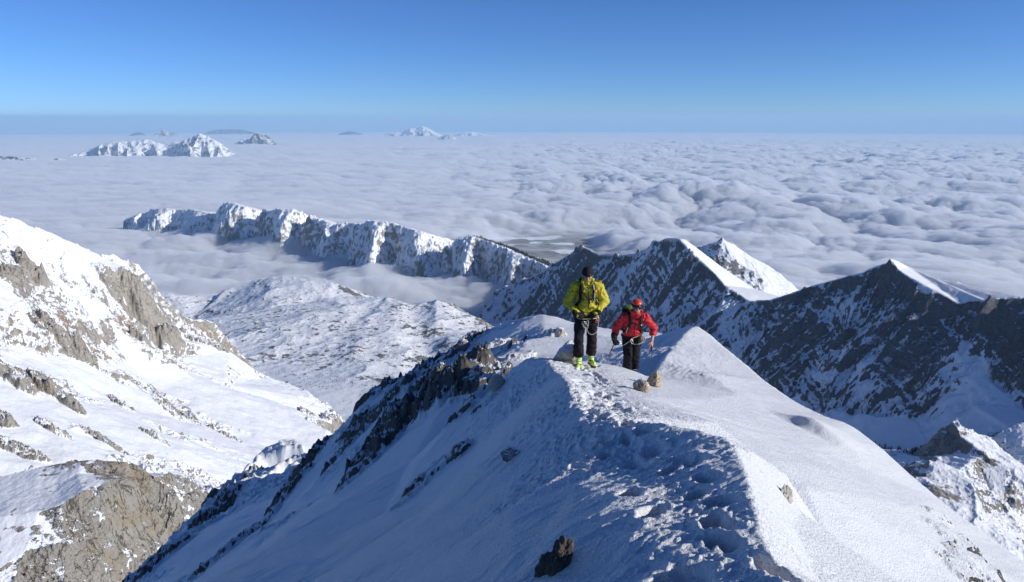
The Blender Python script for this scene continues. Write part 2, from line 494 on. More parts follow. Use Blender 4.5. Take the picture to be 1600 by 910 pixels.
island('hill', 'dark wooded hills at the left edge under a cloud bank', [(-60, 243), (-20, 246), (10, 243), (30, 246), (55, 247), (72, 250), (90, 247), (108, 252)], 253, 26000, 1400, 0.8, 0.62, m_wood, 191)

# ================================================================== MIDDLE DISTANCE
def finish(name, X, Y, Z, ok, rock, mat, label):
    return grid_mesh(name, X, Y, Z, mat, {'rock': rock}, keep=ok, label=label)

# ---- middle ridge half sunk in cloud (D)
def build_middle_ridge():
    s = Survey()
    crest = [(190, 345, 9200), (222, 332, 9000), (235, 326, 8900), (262, 325, 8800), (285, 327, 8700), (300, 327, 8600), (315, 329, 8500), (333, 335, 8350), (341, 322, 8250), (352, 315, 8200), (365, 317, 8150), (380, 323, 8050), (405, 325, 7900), (420, 329, 7800), (436, 325, 7700), (460, 328, 7600), (480, 335, 7500), (500, 343, 7400), (520, 350, 7300), (540, 348, 7200), (560, 350, 7050), (578, 343, 6950), (600, 345, 6850), (625, 352, 6750), (660, 362, 6600), (690, 367, 6450), (705, 377, 6380), (720, 372, 6320), (740, 370, 6250), (760, 376, 6150), (790, 388, 6000), (820, 401, 5800), (845, 412, 5600), (870, 425, 5400), (900, 440, 5200)]
    s.line(*crest, off=[(500, 900, -330), (1300, 2200, -800)])
    # spurs and gullies of the wall, down to feet below the cloud
    cu = [q[0] for q in crest]; cy = [q[2] for q in crest]; cvv = [q[1] for q in crest]
    spur_u = [205, 245, 300, 354, 436, 505, 578, 645, 722, 790, 850]; gul_u = [225, 272, 333, 395, 470, 540, 612, 690, 757, 822]
    def crest_at(u): return np.interp(u, cu, cvv), np.interp(u, cu, cy)
    fu, fv = [190, 222, 280, 340, 400, 500, 560, 640, 700, 760, 840, 900], [350, 356, 368, 388, 404, 410, 420, 446, 462, 474, 496, 510]
    foot = []
    for k, u in enumerate(sorted(spur_u + gul_u)):
        v0, Y0 = crest_at(u); sp = u in spur_u
        v1 = np.interp(u, fu, fv); jit = random.Random(int(u)).random()
        p0 = at(u, v0 + 1.0, Y0 - 12)
        uf = u + (14 if sp else -2)
        p2 = Vector(at(uf, v1 + (4 if sp else 0), Y0 - (330 + 430 * jit if sp else 60 + 200 * jit)))
        mid = Vector(p0).lerp(p2, 0.45) + Vector((0, 0, 0)) + (Vector((0, -60, 55)) if sp else Vector((0, 70, -10)))
        s.world(p0, tuple(mid), tuple(p2), line=True)
        foot.append(tuple(p2))
    n_ = len(s.p); s.world(*[(q[0] - 60, q[1] - 160, q[2] - 260) for q in foot], line=True)
    s.world(*[(q[0] * 0.85 - 420, q[1] - 1300, -1800) for q in foot], line=True)
    X, Y, T, RR = polar(-31, 9, 900, 4300, 11800, 620)
    Z, ok = fill_nan(tin(s.p, s.l, X, Y))
    Z = blur(Z, 5)
    sl, gx, gy = slope_of(X, Y, blur(Z, 6))
    steep = sstep(0.3, 0.8, sl)
    # buttresses and gullies run down the wall
    a = R(36)
    along = X * math.cos(a) - Y * math.sin(a); across = X * math.sin(a) + Y * math.cos(a)
    wv = 260 * fbm(X / 700, Y / 700, 4, seed=201)
    rb = ridged((along + wv) / 620, across / 2000, 5, 0.55, seed=202) - 0.45
    rb2 = ridged((along + wv) / 170, across / 520, 5, 0.55, seed=212) - 0.45
    crest_fade = sstep(-20, 180, -(Z - blur(Z, 40)) + 60 * 0 + 120 * steep)
    cd = Z.max(axis=0)[None, :] - Z
    cf = 0.18 + 0.82 * sstep(10, 240, cd)
    Z = Z + cf * steep * (150 * rb + 120 * rb2) + 42 * (ridged(X / 85, Y / 85, 5, 0.6, seed=206) - 0.4) * (0.3 + steep) + 16 * fbm(X / 130, Y / 130, 5, seed=203)
    s2, gx, gy = slope_of(X, Y, Z)
    back = sstep(0.0, 0.5, gx * 0 - (gy)) * (1 - steep)
    rock = -0.16 + 0.66 * sstep(0.9, 2.4, s2) + 0.25 * fbm(X / 240, Y / 240, 5, seed=204)
    # woods on the far gentle slope
    back = sstep(0.02, 0.25, -(gx * 0.5 + gy * 0.85)) * sstep(-26, -2, np.degrees(T)) * sstep(-1000, -1150, Z)
    rock = np.maximum(rock, back * (0.62 + 0.5 * fbm(X / 90, Y / 90, 4, seed=205)))
    m = terrain_mat('ridge_snow_and_limestone', 16, (0.24, 0.23, 0.22, 1), (0.30, 0.285, 0.265, 1), (0.14, 0.135, 0.135, 1), fine=0.95, sharp=0.13, bump_rock=1.0, bump_snow=0.1)
    finish('middle_ridge', X, Y, Z, ok, rock, m, 'snowy limestone ridge half sunk in the clouds across the middle')
build_middle_ridge()

# ---- peak behind the dark wall
def build_back_peak():
    s = Survey()
    s.line((1040, 415, 5300), (1075, 395, 5200), (1090, 386, 5150), (1110, 380, 5100), (1129, 372, 5050), (1145, 380, 5100), (1160, 392, 5150), (1180, 405, 5250), (1207, 418, 5350), (1225, 450, 5450))
    s.line((1129, 372, 5050), (1123, 388, 4950), (1140, 400, 4850), (1165, 418, 4800), (1190, 432, 4750), (1212, 450, 4700))
    s.pts((1040, 450, 4800), (1075, 440, 4700), (1100, 450, 4600), (1150, 480, 4450), (1200, 490, 4400), (1240, 490, 4500), (1270, 470, 5000), (1260, 450, 5700))
    s.world(*[(x, 6200, -1500) for x in (900, 1500, 2100, 2800)])
    X, Y, T, RR = polar(8, 25, 420, 4300, 6300, 360)
    Z, ok = fill_nan(tin(s.p, s.l, X, Y)); Z = blur(Z, 2)
    sl, gx, gy = slope_of(X, Y, Z)
    lit = sstep(-0.1, 0.5, -gx)
    Z = Z + (1 - 0.75 * lit) * 45 * (ridged(X / 130, Y / 300, 5, seed=221) - 0.45) + 9 * fbm(X / 60, Y / 60, 5, seed=222)
    s2, gx2, gy2 = slope_of(X, Y, Z)
    rock = 0.0 + 0.75 * sstep(0.6, 1.4, s2) - 0.35 * lit + 0.2 * fbm(X / 120, Y / 120, 4, seed=223)
    px, py, pz = at(1170, 432, 4780)
    rock += 0.55 * np.exp(-(((X - px) / 260) ** 2 + ((Y - py) / 130) ** 2))
    m = terrain_mat('back_peak_snow_and_rock', 11, *ROCK_GREY, fine=0.6, sharp=0.1)
    finish('back_peak', X, Y, Z, ok, rock, m, 'sharp snow peak behind the dark rock wall, fading into cloud at right')
build_back_peak()

# ---- the big wall in shade on the right (E)
def build_dark_wall():
    s = Survey()
    crest = [(780, 452, 5200), (800, 445, 5000), (820, 437, 4850), (840, 427, 4700), (862, 412, 4550), (885, 398, 4420), (908, 383, 4300), (922, 389, 4250), (937, 398, 4200), (952, 397, 4120), (975, 397, 4050), (991, 396, 4000), (1008, 389, 3900), (1022, 380, 3800), (1038, 372, 3700), (1052, 372, 3650), (1062, 375, 3600), (1075, 389, 3540), (1090, 402, 3480), (1105, 416, 3420), (1120, 430, 3350), (1133, 446, 3280), (1142, 462, 3200), (1170, 470, 3100), (1200, 468, 3000), (1230, 464, 2900), (1260, 450, 2850), (1300, 437, 2800), (1340, 425, 2750), (1368, 412, 2720), (1391, 404, 2700), (1403, 422, 2640), (1415, 440, 2580), (1425, 462, 2520), (1434, 479, 2480), (1465, 476, 2450), (1500, 474, 2430), (1540, 470, 2390), (1565, 466, 2370), (1600, 464, 2350), (1650, 455, 2300), (1720, 450, 2250)]
    s.line(*crest)
    s.world((2120, 1900, -400), (2450, 1500, -340), (2750, 1000, -340), line=True)  # unseen crest beyond the frame, raised to throw shade on the wall's feet
    s.world((1950, 1700, -900), (2200, 1250, -900), (2450, 900, -900), (2600, 1900, -800), (3000, 1400, -800))
    # lit slopes beyond the crest
    s.line((1062, 375, 3600), (1070, 374, 3640), (1085, 384, 3680), (1100, 396, 3720), (1125, 415, 3760), (1150, 432, 3780), (1180, 452, 3800), (1215, 466, 3820), (1260, 476, 3800), off=(300, 500, -380))
    s.line((1391, 404, 2700), (1400, 406, 2740), (1420, 417, 2800), (1450, 432, 2860), (1480, 441, 2900), (1492, 438, 2920), (1510, 445, 2950), (1530, 455, 2970), (1556, 462, 3000), (1585, 475, 3030), (1650, 490, 3000), off=(300, 500, -420))
    s.world(*[(p[0] + 350, p[1] + 420, p[2] - 330) for p in (at(*q) for q in crest[:14])])
    s.world(*[(p[0] + 500, p[1] + 320, p[2] - 330) for p in (at(*q) for q in crest[-6:])])
    # feet of the wall
    s.line((740, 505, 4600), (800, 500, 4350), (850, 505, 4150), (900, 520, 3850), (950, 535, 3500), (1000, 548, 3200), (1050, 560, 3000), (1100, 580, 2800), (1150, 600, 2610), (1200, 614, 2470), (1250, 625, 2350), (1300, 634, 2260), (1340, 641, 2210), (1385, 648, 2160), (1430, 655, 2120), (1475, 645, 2100), (1520, 632, 2090), (1560, 635, 2070), (1600, 640, 2050), (1680, 640, 2000))
    s.pts((1300, 680, 2150), (1350, 690, 2080), (1400, 700, 2020), (1450, 700, 2000), (1500, 690, 1980), (1600, 682, 1930), (1680, 690, 1900))
    s.pts((1515, 590, 2180), (1545, 585, 2190))           # the couloir
    s.pts((1330, 720, 1700), (1400, 735, 1600), (1500, 750, 1500), (1700, 770, 1450), (1200, 700, 2100), (1000, 640, 2500), (850, 560, 3600), (740, 540, 4200))
    X, Y, T, RR = polar(-4, 58, 1350, 1500, 5300, 760)
    Z, ok = fill_nan(tin(s.p, s.l, X, Y)); Z = blur(Z, 2)
    sl, gx, gy = slope_of(X, Y, blur(Z, 4))
    wall = sstep(0.35, 0.8, sl) * sstep(-0.25, 0.25, gx * 0.8 + gy * 0.5)
    lit = sstep(0.05, 0.4, -gx)
    a = R(-60)
    along = X * math.cos(a) + Y * math.sin(a); across = -X * math.sin(a) + Y * math.cos(a)
    wv = 60 * fbm(X / 260, Y / 260, 4, seed=241)
    rb = ridged((along + wv) / 360, (across + wv) / 900, 5, 0.55, seed=242) - 0.45
    rb2 = ridged((along + wv) / 110, (across) / 330, 5, 0.6, seed=252) - 0.45
    rb3 = ridged((along + wv * 0.4) / 40, across / 130, 4, 0.6, seed=253) - 0.45
    Z = Z + wall * (72 * rb + 44 * rb2 + 17 * rb3) + 7 * fbm(X / 45, Y / 45, 5, seed=243) * (0.35 + 0.65 * wall)
    # bedding steps
    bed = (Z * 0.86 + X * 0.42 - Y * 0.25 + 25 * fbm(X / 200, Y / 200, 3, seed=247))
    Z = Z + wall * 7.0 * (perlin(bed / 21.0, across / 160.0, 248) + 0.5 * perlin(bed / 9.0, across / 70.0, 249)) * sstep(-0.35, 0.3, fbm(X / 190, Y / 190, 3, seed=250))
    s2, gx2, gy2 = slope_of(X, Y, Z)
    rock = 0.10 + 0.62 * sstep(0.7, 2.0, s2) + 0.24 * wall + 0.28 * fbm(X / 150, Y / 150, 4, seed=244) + 0.10 * sstep(18, 32, np.degrees(T)) * wall
    rock += wall * (0.30 * fbm((along + wv * 0.5) / 42, across / 420, 4, 0.55, seed=254) + 0.16 * fbm(bed / 14, across / 200, 3, seed=255))
    rock -= 0.35 * lit * sstep(1.7, 0.9, s2)
    # snowy left half
    rock -= 0.16 * (1 - sstep(14, 22, np.degrees(T)))
    for (u, v, Yc, rad, amt) in ((1530, 600, 2170, 90, 0.5), (1515, 560, 2230, 60, 0.4), (1450, 690, 2000, 170, 0.35), (1260, 590, 2420, 60, 0.2), (1300, 500, 2700, 60, 0.35), (1330, 520, 2620, 50, 0.3), (1180, 540, 2800, 60, 0.35), (1000, 440, 3800, 130, 0.25), (1350, 600, 2300, 40, 0.3)):
        px, py, pz = at(u, v, Yc)
        rock -= amt * np.exp(-((X - px) ** 2 + (Y - py) ** 2) / rad ** 2)
    for (u, v, Yc, rad, amt) in ((1240, 500, 2800, 150, 0.2), (1420, 560, 2330, 120, 0.22), (1590, 540, 2230, 120, 0.1), (1455, 470, 2480, 60, 0.3), (1150, 470, 3180, 60, 0.3), (1500, 445, 2930, 45, 0.35), (1540, 458, 2980, 50, 0.4)):
        px, py, pz = at(u, v, Yc)
        rock += amt * np.exp(-((X - px) ** 2 + (Y - py) ** 2) / rad ** 2)
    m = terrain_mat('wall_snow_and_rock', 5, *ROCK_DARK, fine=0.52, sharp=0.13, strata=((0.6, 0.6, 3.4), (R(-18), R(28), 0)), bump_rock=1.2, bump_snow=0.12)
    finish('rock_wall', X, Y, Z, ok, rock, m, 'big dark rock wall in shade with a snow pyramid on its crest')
build_dark_wall()

# ---- karst plateau (C)
def build_plateau():
    s = Survey()
    s.line((150, 462, 3900), (255, 459, 3980), (300, 461, 4010), (340, 462, 4040), (350, 457, 4060), (356, 450, 4070), (364, 452, 4080), (380, 447, 4090), (400, 438, 4120), (425, 431, 4100), (445, 431, 4080), (470, 434, 4040), (510, 440, 3980), (530, 445, 3950), (550, 461, 3850), (575, 465, 3820), (600, 466, 3800), (640, 468, 3700), (660, 464, 3680), (682, 465, 3650), (700, 474, 3660), (730, 490, 3580), (760, 506, 3480), (800, 530, 3200), (850, 560, 3100), off=[(60, 420, -150), (200, 1300, -700)])
    s.pts((200, 520, 3300), (300, 500, 3700), (420, 480, 3600), (500, 490, 3400), (560, 500, 3350), (620, 520, 3150), (680, 520, 3150), (720, 530, 3050), (480, 540, 2980), (560, 560, 2830), (640, 570, 2780), (700, 570, 2800), (400, 560, 2850), (300, 560, 2850), (560, 600, 2520), (620, 610, 2450), (500, 620, 2400), (560, 640, 2300), (520, 670, 2150), (600, 660, 2150), (700, 640, 2350), (800, 600, 2700), (450, 640, 2300), (100, 560, 2900), (400, 700, 2000), (560, 700, 1980), (740, 700, 2050))
    X, Y, T, RR = polar(-31, 6, 900, 1980, 5300, 700)
    Z, ok = fill_nan(tin(s.p, s.l, X, Y)); Z = blur(Z, 5)
    front = sstep(2350, 2900, Y)
    Z += front * (16 * (ridged(X / 330, Y / 420, 4, 0.45, seed=261) - 0.4) + 5.5 * (ridged(X / 110, Y / 110, 5, 0.6, seed=262) - 0.4)) + 1.5 * fbm(X / 40, Y / 40, 4, seed=263)
    # a trough crossing the plateau
    tr = (X - (-360 + (Y - 3000) * -0.18)) + 40 * fbm(X / 200, Y / 200, 3, seed=269)
    Z -= front * 30 * np.exp(-(tr / 90) ** 2)
    s2, gx, gy = slope_of(X, Y, Z)
    rock = 0.22 + 0.42 * sstep(0.25, 0.8, s2) + (0.10 + 0.22 * front) * fbm(X / 210, Y / 210, 4, seed=264) + 0.30 * front * np.clip(fbm(X / 26, Y / 26, 3, seed=265), 0, 1)
    rock -= 0.22 * (1 - front)
    px, py, pz = at(440, 440, 4060)
    rock -= 0.14 * np.exp(-(((X - px) / 500) ** 2 + ((Y - py) / 350) ** 2))
    for (u, v, Yc, rx, ry, amt) in ((600, 592, 2570, 90, 40, 0.5), (580, 585, 2620, 60, 40, 0.3), (545, 452, 3920, 60, 40, 0.5), (355, 452, 4165, 50, 40, 0.6), (490, 560, 2860, 200, 90, 0.15), (640, 560, 2850, 200, 120, 0.12)):
        px, py, pz = at(u, v, Yc)
        rock += amt * np.exp(-(((X - px) / rx) ** 2 + ((Y - py) / ry) ** 2))
    m = terrain_mat('plateau_snow_and_scrub', 9, (0.17, 0.165, 0.16, 1), (0.22, 0.21, 0.195, 1), (0.08, 0.085, 0.08, 1), fine=1.35, sharp=0.12, bump_rock=0.7, bump_snow=0.06)
    finish('snow_plateau', X, Y, Z, ok, rock, m, 'undulating snow plateau speckled with rock beyond the left slope')
build_plateau()

# ---- sunny mountain side on the left (B)
def crag(X, Y, Z, u, v, Yc, lx, ly, h, rot=0.0, sharp=0.35, seed=0):
    """an outcrop: a block standing out of the slope, steep on its downhill side"""
    px, py, pz = at(u, v, Yc)
    c, s_ = math.cos(R(rot)), math.sin(R(rot))
    dx, dy = X - px, Y - py
    a = (dx * c + dy * s_) / lx; b = (-dx * s_ + dy * c) / ly
    d = np.sqrt(a * a + b * b) + 0.30 * fbm(X / (lx * 0.5) + seed, Y / (lx * 0.5), 4, seed=300 + seed)
    return h * (1 - sstep(1 - sharp, 1.0, d)) * (0.8 + 0.35 * fbm(X / (lx * 0.3), Y / (lx * 0.3), 4, seed=320 + seed))

def build_left_mountain():
    s = Survey()
    s.line((-160, 285, 1000), (-60, 318, 1040), (0, 335, 1080), (30, 343, 1100), (60, 353, 1120), (95, 368, 1160), (130, 384, 1200), (165, 394, 1250), (195, 399, 1285), (213, 403, 1300), (228, 420, 1300), (242, 440, 1298), (254, 462, 1290), (264, 485, 1282), (276, 512, 1268), (287, 532, 1255), (302, 517, 1290), (325, 525, 1295), (345, 540, 1295), (360, 550, 1290), (390, 568, 1300), (420, 588, 1310), (450, 600, 1310), (480, 611, 1300), (505, 625, 1280), (522, 645, 1250), (534, 666, 1225), (546, 690, 1200), off=[(60, 160, -160), (200, 700, -700)])
    s.line((205, 420, 1190), (230, 470, 1180), (240, 520, 1160), (255, 560, 1130))
    s.pts((0, 380, 1000), (0, 430, 930), (60, 420, 1020), (110, 440, 1080), (150, 430, 1140), (0, 480, 860), (60, 500, 880), (110, 510, 950), (170, 500, 1060), (160, 560, 930), (100, 560, 850), (0, 540, 790), (200, 570, 1010), (230, 590, 1010), (300, 590, 1080), (350, 600, 1120), (420, 640, 1080), (470, 650, 1100), (510, 670, 1080), (530, 692, 1060),
          (0, 600, 690), (80, 610, 740), (150, 620, 800), (220, 640, 850), (300, 660, 890), (380, 690, 920), (430, 705, 930), (500, 710, 980), (0, 660, 620), (100, 670, 650), (180, 690, 680), (260, 700, 720), (330, 710, 770), (400, 730, 800), (0, 720, 560), (100, 735, 575), (200, 745, 610), (300, 765, 650), (380, 790, 690), (300, 830, 600), (0, 780, 520), (150, 800, 540), (280, 850, 570), (0, 860, 480), (150, 900, 500), (0, 930, 450), (250, 930, 530), (400, 850, 640), (560, 740, 950), (600, 800, 800), (-160, 400, 800), (-160, 600, 600), (-160, 800, 470), (-160, 940, 430))
    X, Y, T, RR = polar(-42, -8, 1150, 420, 2200, 1050)
    Z, ok = fill_nan(tin(s.p, s.l, X, Y)); Z = blur(Z, 4)
    base = Z.copy()
    sl, gx, gy = slope_of(X, Y, blur(Z, 10))
    wv = 12 * fbm(X / 60, Y / 60, 4, seed=271)
    # steps across the slope: outcrops grow where it is already steep
    reg = sstep(0.0, 0.35, fbm(X / 170, Y / 120, 4, seed=272) + 0.55 * (sl - 0.62))
    crg = ridged((X + wv) / 46, (Y + wv) / 60, 5, 0.58, seed=273) - 0.42
    Z = Z + reg * 13 * crg + 1.6 * fbm(X / 22, Y / 22, 5, seed=274) + 6 * fbm(X / 130, Y / 130, 3, seed=275)
    # outcrops the survey shows: (u, v, Y, half length, half width, height, rotation)
    blocks = [(232, 500, 1175, 30, 22, 26, 20), (258, 520, 1185, 26, 26, 24, 60), (215, 480, 1170, 24, 20, 16, 0), (222, 545, 1090, 20, 14, 14, -20), (90, 530, 885, 42, 14, 16, -28), (130, 550, 900, 24, 12, 14, -25), (65, 510, 875, 20, 9, 8, -20),
              (45, 395, 1000, 22, 18, 16, 10), (20, 435, 945, 14, 26, 18, 10), (120, 430, 1090, 40, 15, 9, -30), (95, 420, 1065, 26, 12, 9, -20), (150, 450, 1105, 30, 14, 10, -40), (170, 430, 1150, 40, 14, 8, -25),
              (30, 610, 715, 34, 14, 16, -30), (70, 620, 735, 34, 12, 15, -30), (110, 645, 720, 30, 9, 10, -28), (5, 665, 620, 12, 10, 12, 0), (190, 640, 820, 24, 8, 6, -20), (85, 680, 640, 26, 7, 5, -20), (240, 680, 740, 22, 8, 7, -20), (160, 690, 670, 34, 7, 4, -18),
              (30, 705, 585, 32, 9, 6, -10), (310, 535, 1270, 36, 22, 10, -20), (340, 548, 1280, 22, 16, 8, -20), (520, 655, 1215, 26, 20, 14, 60), (480, 640, 1180, 22, 14, 8, -30), (290, 655, 905, 40, 7, 4, -20), (350, 675, 905, 36, 7, 4, -22), (265, 640, 890, 30, 8, 5, -25)]
    add = np.zeros_like(Z); rk = np.zeros_like(Z)
    for k, (u, v, Yc, lx, ly, h, rot) in enumerate(blocks):
        c = crag(X, Y, Z, u, v, Yc, lx, ly, h, rot, 0.4, k)
        add = np.maximum(add, c)
        rk = np.maximum(rk, sstep(0.02, 0.35, c / h))
    for (u, v, Yc, u2, v2, Yd, wd, dp) in ((236, 482, 1172, 247, 545, 1150, 6.0, 24), (205, 492, 1160, 214, 505, 1150, 6.0, 16), (60, 440, 1000, 30, 480, 900, 5.0, 5)):
        p, q = Vector(at(u, v, Yc)), Vector(at(u2, v2, Yd)); dx, dy = q.x - p.x, q.y - p.y; L2 = dx * dx + dy * dy
        t = np.clip(((X - p.x) * dx + (Y - p.y) * dy) / L2, 0, 1); dd = np.hypot(X - p.x - t * dx, Y - p.y - t * dy) + 1.5 * fbm(X / 6, Y / 6, 3, seed=278)
        add = add - dp * np.exp(-(dd / wd) ** 2)
    Z = Z + add
    dtl = ridged(X / 9, Y / 9, 4, 0.6, seed=276) - 0.4
    Z = Z + rk * (3.6 * dtl + 5.0 * (ridged((X * 0.6 + Y * 0.8 + wv) / 16, (X * 0.8 - Y * 0.6) / 40, 4, 0.6, seed=279) - 0.42)) + reg * sstep(0.5, 0.9, sl) * 1.8 * dtl
    s2, gx2, gy2 = slope_of(X, Y, Z)
    rock = 0.04 + 0.46 * sstep(0.7, 1.6, s2) + 0.24 * rk + 0.16 * reg * sstep(0.5, 0.9, s2) + 0.16 * fbm(X / 60, Y / 60, 4, seed=277)
    for (u, v, Yc, rx, ry, amt) in ((20, 352, 1070, 90, 70, 0.35), (90, 385, 1120, 70, 50, 0.3), (150, 405, 1200, 60, 40, 0.3), (190, 412, 1260, 50, 40, 0.25), (40, 470, 870, 40, 30, 0.25)):
        px, py, pz = at(u, v, Yc)
        rock -= amt * np.exp(-(((X - px) / rx) ** 2 + ((Y - py) / ry) ** 2))
    m = terrain_mat('slope_snow_and_limestone', 3.4, (0.35, 0.315, 0.27, 1), (0.41, 0.375, 0.325, 1), (0.22, 0.20, 0.175, 1), fine=0.75, sharp=0.11, bump_rock=1.0, bump_snow=0.10, warm=(0.33, 0.235, 0.15, 1))
    finish('left_mountain_side', X, Y, Z, ok, rock, m, 'sunlit mountain side of snow and tan limestone outcrops on the left')
build_left_mountain()

# ---- the crag at the lower left
def build_left_crag():
    s = Survey()
    s.line((-160, 790, 460), (-60, 770, 472), (0, 745, 492), (70, 728, 502), (130, 719, 503), (200, 722, 508), (240, 745, 512), (265, 770, 514), (285, 793, 513), (292, 805, 511), (285, 850, 500), off=[(20, 40, -30), (60, 110, -130)])
    s.line((-60, 826, 428), (0, 808, 438), (60, 800, 444), (100, 786, 452), (130, 768, 462), (170, 752, 478), (210, 762, 494), (240, 782, 506))
    s.pts((40, 764, 474), (90, 760, 477), (120, 740, 489), (200, 742, 500))
    s.line((-60, 925, 386), (20, 915, 398), (80, 910, 410), (130, 922, 418), (190, 935, 434), (240, 905, 464), (275, 865, 494))
    s.pts((-100, 1000, 385), (100, 1000, 388), (200, 1000, 400), (300, 950, 440), (330, 880, 500))
    s.pts((40, 862, 418), (100, 850, 430), (165, 840, 452), (215, 840, 476))
    X, Y, T, RR = polar(-42, -20, 640, 392, 640, 800)
    Z, ok = fill_nan(tin(s.p, s.l, X, Y)); Z = blur(Z, 4)
    sl, gx, gy = slope_of(X, Y, blur(Z, 6))
    face = sstep(0.45, 0.9, sl)
    wv = 5 * fbm(X / 25, Y / 25, 4, seed=281)
    a = R(-35)
    along = X * math.cos(a) + Y * math.sin(a); across = -X * math.sin(a) + Y * math.cos(a)
    Z = Z + face * (8 * (ridged((along + 2 * wv) / 24, (across + wv) / 70, 5, 0.62, seed=282) - 0.42) + 5.0 * (ridged((X + wv) / 12, (Y + wv) / 12, 5, 0.68, seed=283) - 0.4)) + 0.7 * fbm(X / 8, Y / 8, 4, seed=284)
    s2, gx2, gy2 = slope_of(X, Y, Z)
    rock = 0.20 + 0.40 * sstep(0.6, 1.6, s2) + 0.12 * face + 0.20 * fbm(X / 28, Y / 28, 4, seed=285)
    for (u, v, Yc, rx, ry, amt) in ((115, 815, 470, 5, 8, 0.8), (60, 765, 498, 14, 9, 0.5), (130, 760, 485, 12, 5, 0.5), (30, 790, 478, 14, 6, 0.6), (190, 733, 520, 5, 4, 0.6)):
        px, py, pz = at(u, v, Yc)
        rock -= amt * np.exp(-(((X - px) / rx) ** 2 + ((Y - py) / ry) ** 2))
    for (u, v, Yc, rx, ry, amt) in ((100, 742, 512, 34, 22, 0.5), (190, 740, 505, 16, 26, 0.45), (70, 870, 430, 30, 20, 0.15)):
        px, py, pz = at(u, v, Yc)
        rock += amt * np.exp(-(((X - px) / rx) ** 2 + ((Y - py) / ry) ** 2))
    m = terrain_mat('crag_limestone', 2.2, *ROCK_WARM, fine=1.05, sharp=0.08, bump_rock=2.0, bump_snow=0.1, crack=0.9, warm=(0.41, 0.335, 0.245, 1))
    finish('limestone_crag', X, Y, Z, ok, rock, m, 'tan limestone crag with snow caps at the lower left')
build_left_crag()

# ---- lower summits on the right (F)
def build_right_summits():
    s = Survey()
    s.line((1300, 690, 1380), (1345, 691, 1350), (1375, 700, 1300), (1420, 708, 1260), (1445, 695, 1230), (1460, 676, 1212), (1472, 663, 1205), (1487, 654, 1200), (1505, 663, 1205), (1525, 676, 1215), (1547, 683, 1225), (1565, 671, 1235), (1590, 659, 1245), (1620, 652, 1250), (1700, 650, 1270), off=[(40, 150, -120), (150, 500, -420)])
    s.line((1487, 654, 1200), (1503, 680, 1165), (1512, 698, 1140), (1530, 715, 1110))
    s.line((1440, 716, 1165), (1470, 710, 1150), (1500, 705, 1140), (1540, 712, 1110), (1575, 730, 1090), (1620, 745, 1080))
    s.line((1370, 735, 1050), (1400, 733, 1020), (1425, 728, 1000), (1450, 720, 985), (1462, 719, 980), (1480, 724, 975), (1505, 735, 965), (1530, 752, 955), (1560, 775, 945), (1600, 805, 940), (1650, 840, 930), off=[(15, 60, -40)])
    s.line((1462, 719, 980), (1458, 735, 960), (1440, 748, 940), (1410, 755, 925))
    s.pts((1400, 750, 930), (1420, 780, 890), (1470, 770, 900), (1500, 790, 870), (1540, 800, 870), (1560, 830, 830), (1600, 850, 820), (1480, 830, 820), (1520, 880, 750), (1600, 910, 740), (1450, 900, 720), (1550, 960, 660), (1700, 960, 700), (1700, 800, 1000), (1350, 800, 900), (1300, 760, 1050), (1380, 860, 760), (1650, 770, 1050))
    X, Y, T, RR = polar(22, 42, 640, 640, 1800, 700)
    Z, ok = fill_nan(tin(s.p, s.l, X, Y)); Z = blur(Z, 3)
    sl, gx, gy = slope_of(X, Y, blur(Z, 6))
    stp = sstep(0.4, 0.9, sl)
    wv = 10 * fbm(X / 40, Y / 40, 4, seed=291)
    Z = Z + (0.35 + 0.65 * stp) * (16 * (ridged((X + wv) / 55, (Y + wv) / 80, 5, 0.58, seed=292) - 0.42) + 2.6 * (ridged(X / 15, Y / 19, 4, 0.6, seed=294) - 0.4)) + 1.2 * fbm(X / 15, Y / 15, 4, seed=293)
    s2, gx2, gy2 = slope_of(X, Y, Z)
    rock = 0.16 + 0.50 * sstep(0.5, 1.3, s2) + 0.26 * fbm(X / 60, Y / 60, 4, seed=295)
    shade = sstep(0.1, 0.5, gx * 0.96 - gy * 0.28)
    rock += 0.25 * shade  # shade put into colour: more dark rock on faces turned from the sun
    for (u, v, Yc, rx, ry, amt) in ((1440, 770, 905, 45, 25, 0.45), (1490, 770, 900, 40, 30, 0.18), (1520, 820, 840, 40, 30, 0.15), (1480, 690, 1170, 30, 25, 0.4), (1555, 722, 1100, 40, 14, 0.4), (1425, 745, 950, 30, 12, 0.5)):
        px, py, pz = at(u, v, Yc)
        rock += amt * np.exp(-(((X - px) / rx) ** 2 + ((Y - py) / ry) ** 2))
    for (u, v, Yc, rx, ry, amt) in ((1490, 655, 1200, 14, 14, 0.3), (1590, 720, 1130, 60, 60, 0.3), (1470, 728, 965, 20, 12, 0.3), (1580, 780, 960, 50, 40, 0.3)):
        px, py, pz = at(u, v, Yc)
        rock -= amt * np.exp(-(((X - px) / rx) ** 2 + ((Y - py) / ry) ** 2))
    m = terrain_mat('summit_snow_and_limestone', 3.0, (0.24, 0.22, 0.195, 1), (0.30, 0.28, 0.25, 1), (0.15, 0.14, 0.13, 1), fine=0.6, sharp=0.1, bump_rock=1.0, bump_snow=0.1)
    finish('right_summits', X, Y, Z, ok, rock, m, 'lower snowy summits with tan rock at the right edge')
build_right_summits()

